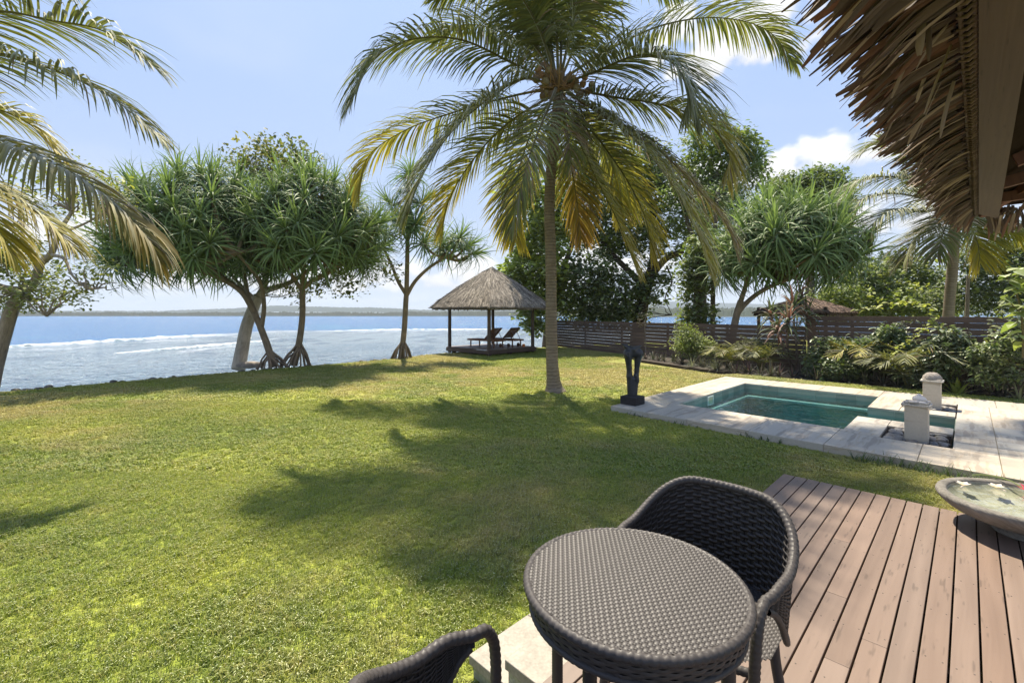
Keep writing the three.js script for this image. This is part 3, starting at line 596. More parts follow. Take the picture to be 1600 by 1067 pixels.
// ================================================================ DECK AND STEPS
{
  R = rng(51);
  const t = thing('timber_deck', 'grey-brown timber deck of long narrow boards in the foreground', 'deck', V(0, 0, 0), Math.PI / 4, null, 'structure');   // here x = a, z = -b
  const pitch = 0.0977, n = 47;
  for (let k = 0; k < n; k++) {
    const b = DECK.b1 - pitch * (k + 0.5) + 0.003, cuts = [DECK.a0];
    if (R() < 0.75) cuts.push(rr(1.4, 4.0)); 
    if (R() < 0.3) cuts.push(rr(0.0, 1.2));
    cuts.push(DECK.a1); cuts.sort((x, y) => x - y);
    for (let j = 0; j < cuts.length - 1; j++) {
      const L = cuts[j + 1] - cuts[j] - 0.0015; if (L < 0.1) continue;
      const s = rr(0.91, 1.08), w = rr(-0.008, 0.010);
      const g = soft(L, 0.022, pitch - 0.0075, 0.003, 1).translate(0, DECK.y - 0.011, 0);
      const uv = boxUV(g); { const u = uv.attributes.uv; for (let q = 0; q < u.count; q++) u.setXY(q, u.getY(q), u.getX(q) * 0.5); }
      offsetUV(uv, R() * 5, R() * 5); uv.translate((cuts[j] + cuts[j + 1]) / 2, rr(-0.0006, 0.0006), -b);
      const board = mesh('deck_board', tint(uv, [0.205 * s + w, 0.150 * s, 0.120 * s - w * 0.5]), M.deck, t);
    }
  }
  const nails = new MB(), joist = new MB(); nails.color(0.09, 0.075, 0.065); joist.color(0.08, 0.06, 0.05);
  for (let x = DECK.a0 + 0.25; x < DECK.a1; x += 0.45) {
    joist.box(x, DECK.y - 0.08, -(DECK.b1 + DECK.b0) / 2, 0.045, 0.11, DECK.b1 - DECK.b0 - 0.14);
    for (let k = 0; k < n; k++) for (const o of [-0.027, 0.027]) { const g = new THREE.CylinderGeometry(0.0032, 0.0032, 0.004, 6); g.translate(x + rr(-0.006, 0.006), DECK.y - 0.0008, -(DECK.b1 - pitch * (k + 0.5)) + o + rr(-0.004, 0.004)); nails.add(g); }
  }
  tag(nails.build('nail_head', M.plain, t), null, null, null, 'stuff');
  joist.build('joist', M.wood, t);
  const fas = new MB(); fas.color(0.2, 0.15, 0.13);
  fas.box(DECK.a1 + 0.014, DECK.y / 2 - 0.012, -(DECK.b1 + DECK.b0) / 2, 0.022, DECK.y - 0.03, DECK.b1 - DECK.b0);
  fas.box((DECK.a0 + DECK.a1) / 2, DECK.y / 2 - 0.012, -DECK.b1 - 0.004, DECK.a1 - DECK.a0, DECK.y - 0.03, 0.02);
  fas.build('fascia_board', M.wood, t);
}
{
  R = rng(53);
  const t = thing('stone_steps', 'two pale stone steps beside the deck, partly under the wicker table', 'steps', V(0, 0, 0), Math.PI / 4);
  const slab = (a0, a1, b0, b1, y0, y1) => { const c = [rr(0.96, 1.03)]; mesh('tread', tint(offsetUV(boxUV(soft(a1 - a0 - 0.002, y1 - y0, b1 - b0, 0.005, 2).translate((a0 + a1) / 2, (y0 + y1) / 2, -(b0 + b1) / 2)), rr(0, 9), rr(0, 9)), [0.32 * c[0], 0.295 * c[0], 0.25 * c[0]]), M.stepStone, t); };
  slab(1.466, 1.9, 1.245, 1.775, 0.065, 0.112); slab(1.9, 2.7, 1.245, 1.775, 0.065, 0.112);
  slab(1.477, 1.9, 1.245, 1.527, 0.168, 0.215); slab(1.9, 2.7, 1.245, 1.527, 0.168, 0.215);
  mesh('riser', tint(boxUV(new THREE.BoxGeometry(1.2, 0.1, 0.5).translate(2.085, 0.014, -1.508)), [0.33, 0.35, 0.24]), M.rough, t);
  mesh('riser', tint(boxUV(new THREE.BoxGeometry(1.2, 0.056, 0.26).translate(2.087, 0.14, -1.38)), [0.36, 0.37, 0.27]), M.rough, t);
}
// ================================================================ SLATTED FENCE
const fenceAt = (s) => ab(14.7 + 0.3 * s, s);          // along the boundary, by the b of the garden grid
function fence(s0, s1, h, boards, posts, label, colour, seed, gap = 0.0095) {
  R = rng(seed);
  const A = fenceAt(s0), B = fenceAt(s1), L = Math.hypot(B.x - A.x, B.z - A.z), turn = -Math.atan2(B.z - A.z, B.x - A.x);
  const t = thing('slatted_fence', label, 'fence', A, turn), pitch = (h - 0.02) / boards;
  for (let k = 0; k < boards; k++) {
    let x = 0;
    while (x < L - 0.05) {
      const len = Math.min(L - x, x === 0 ? rr(1.5, 3) : rr(2.4, 3.6)), s = rr(0.82, 1.18), g = boxUV(soft(len - 0.003, pitch - gap + rr(-0.003, 0.004), 0.02, 0.002));
      const u = g.attributes.uv; for (let q = 0; q < u.count; q++) u.setXY(q, u.getY(q) + k, u.getX(q) * 0.5 + x);
      const m = mesh('slat', tint(g, [colour[0] * s, colour[1] * s, colour[2] * s]), M.wood, t);
      m.position.set(x + len / 2, 0.02 + pitch * (k + 0.5), rr(-0.002, 0.002)); m.rotation.z = rr(-0.0015, 0.0015);
      x += len;
    }
  }
  for (const x of posts) { const g = boxUV(soft(0.07, h + 0.01, 0.07, 0.004)); mesh('post', tint(g, [colour[0] * 0.8, colour[1] * 0.8, colour[2] * 0.8]), M.wood, t).position.set(x * L, h / 2, -0.05); }
  return t;
}
const P2 = 3.4;
fence(16.2, P2, 1.45, 10, [0.004, 0.2, 0.4, 0.6, 0.8], 'lower dark brown slatted fence, running from the gazebo to the taller panel', [0.125, 0.085, 0.067], 61);
fence(P2 - 0.02, -4.0, 1.75, 12, [0.008, 0.1, 0.45, 0.8], 'taller dark brown slatted fence at the right behind the planting', [0.135, 0.090, 0.070], 62, 0.0055);

// ================================================================ THATCHED GAZEBO
function thatchRoof(mb, hw, y0, y1, n, seed, curveUp = 0.12, sw = 0.03) {    // strands lying down the four slopes of a square roof of half width hw
  R = rng(seed);
  for (let side = 0; side < 4; side++) {
    const c = Math.cos(side * Math.PI / 2), s = Math.sin(side * Math.PI / 2), put = (x, y, z) => [x * c + z * s, y, -x * s + z * c];
    const surf = (u, v) => [u * hw * v, lerp(y1, y0, v) - curveUp * Math.sin(Math.PI * v) * 0.5, hw * v];
    for (let k = 0; k < n / 4; k++) {
      const v = Math.sqrt(R()) * 1.0, u = rr(-1, 1), L = rr(0.28, 0.62) / (hw * 1.15), v1 = Math.min(1.03, v + L), sk = rr(-0.09, 0.09), w = sw * rr(0.6, 1.4);
      const shade = rr(0.45, 1.3), g = R(); mb.color(mix3([0.34 * shade, 0.295 * shade, 0.24 * shade], [0.10 * shade, 0.078 * shade, 0.058 * shade], g * g));
      let prev = -1;
      for (let q = 0; q <= 2; q++) {
        const vv = lerp(v, v1, q / 2), [x, y, z] = surf(u + sk * q / 2, vv), lift = 0.012 + 0.075 * R() + (vv > 0.93 ? -0.07 * (vv - 0.93) / 0.1 : 0) + (q === 2 ? 0.02 : 0), i = mb.n, ww = w * (q === 2 ? 0.4 : 1) / 2;
        mb.v(...put(x - ww, y + lift, z), 0, 0); mb.v(...put(x + ww, y + lift + rr(-0.012, 0.012), z), 0, 0);
        if (prev >= 0) mb.quad(prev, prev + 1, i + 1, i); prev = i;
      }
    }
    for (let k = 0; k < n / 22; k++) {                  // fringe along the eave
      const u = rr(-1, 1), [x, y, z] = surf(u, rr(0.94, 1.0)), L = rr(0.08, 0.2), w = sw * rr(0.5, 1.1), sh = rr(0.5, 1.1); mb.color(0.22 * sh, 0.185 * sh, 0.14 * sh);
      const a = mb.v(...put(x - w / 2, y + 0.03, z)), b = mb.v(...put(x + w / 2, y + 0.03, z)), o = rr(-0.04, 0.04), d = mb.v(...put(x + o + w * 0.3, y - L, z + rr(0.02, 0.09))), e = mb.v(...put(x + o - w * 0.3, y - L * rr(0.8, 1), z + 0.03)); mb.quad(a, b, d, e);
    }
  }
}
function pyramid(hw, y0, y1, curveUp, thick, col) {
  const mb = new MB(); mb.color(col);
  const ring = (v, dy) => { const y = lerp(y1, y0, v) - curveUp * Math.sin(Math.PI * v) * 0.5 + dy; return [[-1, -1], [1, -1], [1, 1], [-1, 1]].map(([x, z]) => mb.v(x * hw * v, y, z * hw * v, x * hw * v, z * hw * v)); };
  const vs = [0.015, 0.2, 0.4, 0.6, 0.8, 1], up = vs.map((v) => ring(v, 0)), dn = vs.map((v) => ring(v, -thick));
  for (let k = 0; k < 5; k++) for (let j = 0; j < 4; j++) { const e = (j + 1) % 4; mb.quad(up[k][j], up[k][e], up[k + 1][e], up[k + 1][j]); mb.quad(dn[k][j], dn[k + 1][j], dn[k + 1][e], dn[k][e]); }
  for (let j = 0; j < 4; j++) { const e = (j + 1) % 4; mb.quad(up[5][j], up[5][e], dn[5][e], dn[5][j]); }
  mb.quad(...up[0]);
  const g = mb.geo().toNonIndexed(); g.computeVertexNormals(); return g;
}
const GAZ = V(-0.98, 0, -21.5), GH = 1.48;             // centre, half side of the platform
{
  R = rng(71);
  const t = thing('thatched_gazebo', 'open gazebo with a grey thatched pyramid roof on dark posts by the sea', 'gazebo', GAZ, Math.PI / 4);
  const dark = [0.085, 0.06, 0.048];
  mesh('roof', pyramid(1.93, 2.13, 3.93, -0.10, 0.12, [0.17, 0.14, 0.11]), M.rough, t);
  const th = new MB(); thatchRoof(th, 1.98, 2.14, 3.97, 12000, 72, -0.10, 0.042); 
  for (let k = 0; k < 70; k++) { th.color(0.24 * rr(0.7, 1.1), 0.21, 0.17); const a = rr(0, 6.283), p0 = V(0, 4.0, 0), d = V(Math.cos(a), -0.55, Math.sin(a)); th.tube([p0, p0.clone().addScaledVector(d, 0.12), p0.clone().addScaledVector(d, 0.34)], [0.02, 0.016, 0.006], 4); }
  tag(th.build('thatch', M.dry, t), null, null, null, 'stuff');
  for (const [x, z] of [[-1, -1], [1, -1], [1, 1], [-1, 1]]) mesh('post', tint(boxUV(new THREE.CylinderGeometry(0.075, 0.085, 2.2, 14).translate(0, 1.1, 0)), dark), M.wood, t).position.set(x * (GH - 0.1), 0.0, z * (GH - 0.1));
  for (const [x, z, sx, sz] of [[0, -1, 1, 0], [0, 1, 1, 0], [-1, 0, 0, 1], [1, 0, 0, 1]]) {
    mesh('beam', tint(boxUV(soft(sx ? 2 * GH + 0.1 : 0.1, 0.14, sz ? 2 * GH - 0.1 : 0.1, 0.006)), dark), M.wood, t).position.set(x * (GH - 0.1), 2.13 - 0.02 * Math.abs(x), z * (GH - 0.1));
    mesh('skirt_board', tint(boxUV(soft(sx ? 2 * GH + 0.046 : 0.02, 0.17, sz ? 2 * GH : 0.02, 0.004)), [0.105, 0.072, 0.055]), M.wood, t).position.set(x * (GH + 0.011), 0.165, z * (GH + 0.011));
  }
  for (let k = 0; k < 20; k++) { const w = 2 * GH / 20, s = rr(0.85, 1.15), g = boxUV(soft(2 * GH, 0.022, w - 0.006, 0.003)); const u = g.attributes.uv; for (let q = 0; q < u.count; q++) u.setXY(q, u.getY(q) + k, u.getX(q)); mesh('deck_board', tint(g, [0.2 * s, 0.155 * s, 0.13 * s]), M.deck, t).position.set(0, 0.27, -GH + w * (k + 0.5)); }
  const st = new MB(); st.color(0.05, 0.04, 0.03); for (const x of [-1, 0, 1]) for (const z of [-1, 0, 1]) st.box(x * (GH - 0.25), 0.1, z * (GH - 0.25), 0.16, 0.26, 0.16); st.build('stump', M.wood, t);
}
// two wooden loungers on the platform
function lounger() {
  const t = thing('sun_lounger', 'brown slatted wooden sun lounger on the left of the gazebo platform, back raised', 'sun lounger', V(0, 0, 0)), c = [0.19, 0.092, 0.045];
  const part = (n, g, s = 1, p = t) => mesh(n, tint(boxUV(g), [c[0] * s, c[1] * s, c[2] * s]), M.wood, p);
  for (const z of [-0.31, 0.31]) part('side_rail', soft(1.95, 0.075, 0.035, 0.005).translate(0, 0.33, z));
  part('end_rail', soft(0.035, 0.075, 0.60, 0.005).translate(-0.957, 0.331, 0)); part('end_rail', soft(0.035, 0.075, 0.60, 0.005).translate(0.957, 0.331, 0));
  for (const x of [-0.78, 0.82]) for (const z of [-0.27, 0.27]) part('leg', soft(0.055, 0.31, 0.045, 0.006).translate(x, 0.155, z), 0.8);
  for (const z of [-0.32, 0.32]) part('wheel', new THREE.CylinderGeometry(0.09, 0.09, 0.03, 20).rotateX(Math.PI / 2).translate(0.62, 0.09, z), 0.7);
  for (let k = 0; k < 14; k++) part('slat', soft(0.062, 0.018, 0.585, 0.003).translate(-0.9 + k * 0.08, 0.362, 0), rr(0.85, 1.2));
  const back = part('backrest', mergeGeometries([-0.27, 0.27].map((z) => soft(0.78, 0.03, 0.04, 0.004).translate(0.39, 0, z))));
  back.position.set(0.2, 0.375, 0); back.rotation.z = 0.72;
  for (let k = 0; k < 9; k++) part('slat', soft(0.062, 0.018, 0.585, 0.003).translate(0.06 + k * 0.083, 0.026, 0), rr(0.85, 1.2), back);
  for (const z of [-0.2, 0.2]) { const m = new MB(); m.color(c[0] * 0.7, c[1] * 0.7, c[2] * 0.7); m.tube([V(0.62, 0.72, z), V(0.86, 0.36, z)], 0.014, 6); m.build('prop', M.wood, t); }
  return t;
}
{
  R = rng(77);
  const l1 = lounger(), turn = -Math.PI / 4 ;           // foot towards the sea on the left, head on the right
  const place = (da, db) => V(GAZ.x + (da - db) * S2, 0.281, GAZ.z - (da + db) * S2);
  l1.position.copy(place(-0.42, -0.12)); l1.rotation.y = turn;
  copy(l1, place(0.52, -0.34), turn, null, 'brown slatted wooden sun lounger on the right of the gazebo platform, half behind the other');
  const ln = thing('lantern', 'small amber glass candle lantern on the right edge of the gazebo platform', 'lantern', place(0.9, -1.25));
  const lg = new THREE.LatheGeometry([[0.0, 0], [0.055, 0], [0.075, 0.04], [0.07, 0.09], [0.05, 0.13], [0.046, 0.13], [0.065, 0.085], [0.068, 0.04], [0.05, 0.008], [0, 0.008]].map(([x, y]) => new THREE.Vector2(x, y)), 20);
  mesh('glass', lg, phys({ color: new THREE.Color(0.95, 0.38, 0.08), roughness: 0.95, transmission: 0.5, thickness: 0 }), ln);
  mesh('candle', tint(new THREE.CylinderGeometry(0.025, 0.025, 0.06, 12).translate(0, 0.04, 0), [0.85, 0.75, 0.55]), M.plain, ln);
}
// the neighbour's thatched shelter beyond the fence
{
  const c = at(1258, 490, 20.5); c.y = 0;
  const t = thing('thatched_shelter', 'brown thatched shelter of the neighbours, showing above the fence', 'shelter', c, 0.6);
  mesh('roof', pyramid(1.42, 1.86, 2.52, 0.0, 0.1, [0.08, 0.055, 0.042]), M.rough, t);
  const th = new MB(); thatchRoof(th, 1.48, 1.87, 2.56, 5000, 82, 0.0, 0.04); { for (let k = 0; k < th.c.length; k += 3) { th.c[k] *= 0.62; th.c[k + 1] *= 0.46; th.c[k + 2] *= 0.40; } } tag(th.build('thatch', M.dry, t), null, null, null, 'stuff');
  for (const [x, z] of [[-1, -1], [1, -1], [1, 1], [-1, 1]]) mesh('post', tint(boxUV(new THREE.CylinderGeometry(0.07, 0.07, 2.1, 10).translate(0, 1.05, 0)), [0.07, 0.05, 0.04]), M.wood, t).position.set(x * 1.35, 0, z * 1.35);
}
// ================================================================ CARVED STATUE
function surfaceNet(sdf, lo, hi, cell) {               // a smooth mesh where the field crosses zero
  const n = [0, 1, 2].map((k) => Math.ceil((hi[k] - lo[k]) / cell) + 1), [nx, ny, nz] = n, f = new Float32Array(nx * ny * nz), id = (x, y, z) => x + nx * (y + ny * z);
  for (let z = 0; z < nz; z++) for (let y = 0; y < ny; y++) for (let x = 0; x < nx; x++) f[id(x, y, z)] = sdf(lo[0] + x * cell, lo[1] + y * cell, lo[2] + z * cell);
  const mb = new MB(), cellV = new Int32Array(nx * ny * nz).fill(-1), E = [[0, 1], [0, 2], [0, 4], [1, 3], [1, 5], [2, 3], [2, 6], [3, 7], [4, 5], [4, 6], [5, 7], [6, 7]];
  for (let z = 0; z < nz - 1; z++) for (let y = 0; y < ny - 1; y++) for (let x = 0; x < nx - 1; x++) {
    const c = []; for (let k = 0; k < 8; k++) c.push(f[id(x + (k & 1), y + ((k >> 1) & 1), z + (k >> 2))]);
    let m = 0, s = [0, 0, 0];
    for (const [a, b] of E) if ((c[a] < 0) !== (c[b] < 0)) { const t = c[a] / (c[a] - c[b]); m++; s[0] += lerp(a & 1, b & 1, t); s[1] += lerp((a >> 1) & 1, (b >> 1) & 1, t); s[2] += lerp(a >> 2, b >> 2, t); }
    if (m) { const X = lo[0] + (x + s[0] / m) * cell, Y = lo[1] + (y + s[1] / m) * cell, Z = lo[2] + (z + s[2] / m) * cell; cellV[id(x, y, z)] = mb.v(X, Y, Z, X + Z * 0.7, Y); }
  }
  for (let z = 1; z < nz - 1; z++) for (let y = 1; y < ny - 1; y++) for (let x = 1; x < nx - 1; x++) {
    const a = f[id(x, y, z)] < 0, q = (p) => { if (p.some((i) => cellV[i] < 0)) return; const v = p.map((i) => cellV[i]); a ? mb.quad(v[0], v[1], v[2], v[3]) : mb.quad(v[3], v[2], v[1], v[0]); };
    if (a !== f[id(x + 1, y, z)] < 0) q([id(x, y - 1, z - 1), id(x, y, z - 1), id(x, y, z), id(x, y - 1, z)]);
    if (a !== f[id(x, y + 1, z)] < 0) q([id(x - 1, y, z - 1), id(x - 1, y, z), id(x, y, z), id(x, y, z - 1)]);
    if (a !== f[id(x, y, z + 1)] < 0) q([id(x - 1, y - 1, z), id(x, y - 1, z), id(x, y, z), id(x - 1, y, z)]);
  }
  return mb;
}
const smin = (a, b, k) => { const h = clamp(0.5 + 0.5 * (b - a) / k); return lerp(b, a, h) - k * h * (1 - h); };
function capsule(px, py, pz, a, b, ra, rb) { const ab_ = [b[0] - a[0], b[1] - a[1], b[2] - a[2]], ap = [px - a[0], py - a[1], pz - a[2]], L = ab_[0] ** 2 + ab_[1] ** 2 + ab_[2] ** 2, t = clamp((ap[0] * ab_[0] + ap[1] * ab_[1] + ap[2] * ab_[2]) / L); return Math.hypot(ap[0] - ab_[0] * t, ap[1] - ab_[1] * t, ap[2] - ab_[2] * t) - lerp(ra, rb, t); }
{
  const t = thing('abstract_statue', 'dark abstract carved statue of two joined columns on a black block at the terrace corner', 'statue', pw(7.68, 4.54, TOP));
  t.rotation.y = 0.26;
  const bones = [
    [[-0.035, -0.02, 0], [-0.062, 0.38, 0], 0.066, 0.058], [[-0.062, 0.38, 0], [-0.072, 0.55, 0.005], 0.058, 0.050], [[-0.072, 0.55, 0.005], [-0.092, 0.74, 0.01], 0.052, 0.076],
    [[0.030, -0.02, 0], [0.070, 0.33, 0], 0.060, 0.056], [[0.070, 0.33, 0], [0.086, 0.50, 0], 0.058, 0.046], [[0.086, 0.50, 0], [0.112, 0.76, 0], 0.048, 0.078],
    [[0.0, -0.02, 0], [0.005, 0.32, 0], 0.07, 0.062],
    [[-0.105, 0.81, 0], [0.115, 0.83, 0], 0.088, 0.090],
    [[-0.135, 0.945, -0.01], [-0.01, 0.87, 0], 0.040, 0.092], [[-0.215, 0.995, -0.02], [-0.12, 0.945, -0.01], 0.008, 0.045],
    [[0.0, 0.90, 0.05], [0.165, 0.965, 0.03], 0.055, 0.014], [[0.06, 0.84, 0.0], [0.135, 0.80, 0.0], 0.09, 0.085],
    [[-0.125, 0.80, 0.06], [-0.12, 0.84, 0.05], 0.052, 0.05],
    [[0.045, 0.40, 0.04], [0.10, 0.285, 0.03], 0.030, 0.026],
  ];
  const sdf = (x, y, z) => {
    let d = 1; const zz = z * 0.86;
    for (const [a, b, ra, rb] of bones) d = smin(d, capsule(x, y, zz, a, b, ra, rb), 0.028);
    d = Math.max(d, -(capsule(x, y, zz, [0.012, 0.40, -0.3], [0.012, 0.40, 0.3], 0.012, 0.012)), -0.001 - y);
    let slot = 1; for (let k = 0; k <= 6; k++) { const yy = 0.41 + k * 0.045, r = 0.012 + 0.013 * Math.sin(Math.PI * k / 6); slot = Math.min(slot, Math.hypot(x - 0.010 - 0.002 * k, y - yy) - r); }
    d = -smin(-d, slot, 0.012);
    const eye = Math.hypot(x + 0.125, y - 0.80, zz - 0.125) - 0.028; d = -smin(-d, eye, 0.01);
    return d;
  };
  const mat = std({ vertexColors: true, roughness: 0.42, map: T.speck, bumpMap: T.fine, bumpScale: 0.0015 });
  const body = surfaceNet(sdf, [-0.25, -0.02, -0.18], [0.24, 1.02, 0.2], 0.0085); for (let k = 0; k < body.c.length; k += 3) { body.c[k] = 0.028; body.c[k + 1] = 0.030; body.c[k + 2] = 0.036; }
  const m = mesh('figure', body.geo(), mat, t); m.position.y = 0.145; m.rotation.y = -0.26; m.scale.set(0.93, 1, 0.93);
  mesh('base_block', tint(boxUV(soft(0.33, 0.155, 0.33, 0.008, 2).translate(0, 0.0775, 0)), [0.032, 0.030, 0.030]), M.rough, t).rotation.y = Math.PI / 4 - 0.30;
}

// ================================================================ WICKER TABLE AND CHAIRS
const WICK = [0.054, 0.048, 0.047];
function wrapped(mb, pts, r, pitch, seg = 10, depth = 0.1, twist = 0) {      // a rod wound with strand
  const L = pts.reduce((s, q, k) => (k ? s + q.distanceTo(pts[k - 1]) : 0), 0), n = Math.max(6, Math.round(L / pitch * 3.5)), c = new THREE.CatmullRomCurve3(pts, false, 'centripetal'), P = c.getSpacedPoints(n);
  let nrm = null, prev = -1;
  for (let k = 0; k <= n; k++) {
    const t = V(0, 0, 0).subVectors(P[Math.min(n, k + 1)], P[Math.max(0, k - 1)]).normalize();
    if (!nrm) nrm = Math.abs(t.y) > 0.9 ? V(1, 0, 0) : V(0, 1, 0);
    nrm = nrm.clone().addScaledVector(t, -nrm.dot(t)).normalize();
    const bi = V(0, 0, 0).crossVectors(t, nrm), l = k / n * L, s = mb.n;
    for (let j = 0; j <= seg; j++) {
      const a = j / seg * 6.28318, w = Math.abs(Math.sin(Math.PI * l / pitch + twist * a * 0.5)), rad = r * (1 - depth + depth * Math.pow(w, 0.6)), q = P[k].clone().addScaledVector(nrm, Math.cos(a) * rad).addScaledVector(bi, Math.sin(a) * rad);
      mb.v(q.x, q.y, q.z, a * r, l);
    }
    if (prev >= 0) for (let j = 0; j < seg; j++) mb.quad(prev + j, prev + j + 1, s + j + 1, s + j);
    prev = s;
  }
}
function weaveDisc(mb, inside, ext, y, pr, ps, wr, ws, amp, sub = 4) {       // rows along x, stakes along z, over and under one another
  const strand = (len0, len1, fixed, along, pitch, w, sign, parity) => {
    let prev = -1; const n = Math.ceil((len1 - len0) / pitch * sub);
    for (let k = 0; k <= n; k++) {
      const s = lerp(len0, len1, k / n), h = sign * amp * Math.cos(Math.PI * (s / pitch + parity)), f = fixed, p = along === 'x' ? [s, f] : [f, s], i = mb.n;
      for (const o of [-1, 0, 1]) { const q = along === 'x' ? [p[0], p[1] + o * w / 2] : [p[0] + o * w / 2, p[1]]; mb.v(q[0], y(q[0], q[1]) + h + (o ? 0 : 0.0013), q[1], q[0], q[1]); }
      if (prev >= 0) { mb.quad(prev, prev + 1, i + 1, i); mb.quad(prev + 1, prev + 2, i + 2, i + 1); }
      prev = i;
    }
  };
  const rows = Math.floor(ext / pr), st = Math.floor(ext / ps);
  for (let k = -rows; k <= rows; k++) { const sp = inside(k * pr, 0); if (sp) { const s = 0.86 + 0.28 * hash2(k, 7); mb.color(WICK[0] * s, WICK[1] * s, WICK[2] * s); strand(sp[0], sp[1], k * pr, 'x', ps, wr, 1, Math.abs(k) % 2); } }
  for (let k = -st; k <= st; k++) { const sp = inside(k * ps, 1); if (sp) { mb.color(WICK[0] * 0.8, WICK[1] * 0.8, WICK[2] * 0.8); strand(sp[0], sp[1], k * ps, 'z', pr, ws, -1, Math.abs(k) % 2); } }
}
const TABLE = V(0.356, DECK.y, -1.348), TH = 0.72, TR = 0.316;
{
  const t = thing('wicker_table', 'round dark woven wicker table in the foreground', 'table', TABLE, Math.PI / 4 + 0.06);
  const top = new MB(), disc = (r) => (c) => (Math.abs(c) < r ? [-Math.sqrt(r * r - c * c), Math.sqrt(r * r - c * c)] : null);
  weaveDisc(top, disc(TR - 0.012), TR, () => TH, 0.0092, 0.0128, 0.0093, 0.0078, 0.0014, 6);
  tag(top.build('woven_top', M.wicker, t), null, null, null, 'stuff');
  mesh('under_board', tint(new THREE.CylinderGeometry(TR - 0.012, TR - 0.012, 0.012, 64).translate(0, TH - 0.0105, 0), [0.012, 0.011, 0.011]), M.plain, t);
  const ring = (r, y, n = 96) => { const p = []; for (let k = 0; k <= n; k++) p.push(V(Math.cos(k / n * 6.28318) * r, y, Math.sin(k / n * 6.28318) * r)); return p; };
  const rim = new MB(); rim.color(WICK); wrapped(rim, ring(TR - 0.006, TH - 0.009), 0.014, 0.02, 14, 0.34, 2); rim.build('rim', M.wicker, t);
  const sk = new MB();
  for (let row = 0; row < 5; row++) { sk.color(WICK.map((x) => x * (0.8 + 0.3 * hash2(row, 3)))); const n = 64 * 4; let prev = -1; for (let k = 0; k <= n; k++) { const a = k / n * 6.28318, r = TR - 0.008 - row * 0.0022 + 0.0028 * Math.cos(Math.PI * (k / 4 + row)), y = TH - 0.026 - row * 0.0098, i = sk.n; for (const [dy, dr] of [[0.0048, 0], [0, 0.0016], [-0.0048, 0]]) sk.v(Math.cos(a) * (r + dr), y + dy, Math.sin(a) * (r + dr), a, y); if (prev >= 0) { sk.quad(prev, prev + 1, i + 1, i); sk.quad(prev + 1, prev + 2, i + 2, i + 1); } prev = i; } }
  sk.build('skirt', M.wicker, t);
  mesh('skirt_core', tint(new THREE.CylinderGeometry(TR - 0.016, TR - 0.024, 0.056, 64, 1, true).translate(0, TH - 0.044, 0), [0.014, 0.012, 0.012]), M.plain, t);
  const rope = new MB(); rope.color(WICK); wrapped(rope, ring(TR - 0.018, TH - 0.076), 0.009, 0.02, 10, 0.25, 2); rope.build('rope_edge', M.wicker, t);
  for (let k = 0; k < 4; k++) { const a = k * Math.PI / 2 - 0.06 + Math.PI, lg = new MB(); lg.color(WICK.map((x) => x * 0.8)); wrapped(lg, [V(Math.cos(a) * 0.262, TH - 0.05, Math.sin(a) * 0.262), V(Math.cos(a) * 0.262, 0.36, Math.sin(a) * 0.262), V(Math.cos(a) * 0.262, 0.003, Math.sin(a) * 0.262)], 0.0185, 0.0095, 12, 0.07, 2); lg.build('leg', M.wicker, t); }
  for (const r of [0, 1]) { const br = new MB(); br.color(WICK.map((x) => x * 0.75)); const a = r * Math.PI / 2 - 0.06; wrapped(br, [V(Math.cos(a) * 0.26, 0.16 + r * 0.022, Math.sin(a) * 0.26), V(0, 0.16 + r * 0.022, 0), V(-Math.cos(a) * 0.26, 0.16 + r * 0.022, -Math.sin(a) * 0.26)], 0.011, 0.0095, 8, 0.07); br.build('stretcher', M.wicker, t); }
}
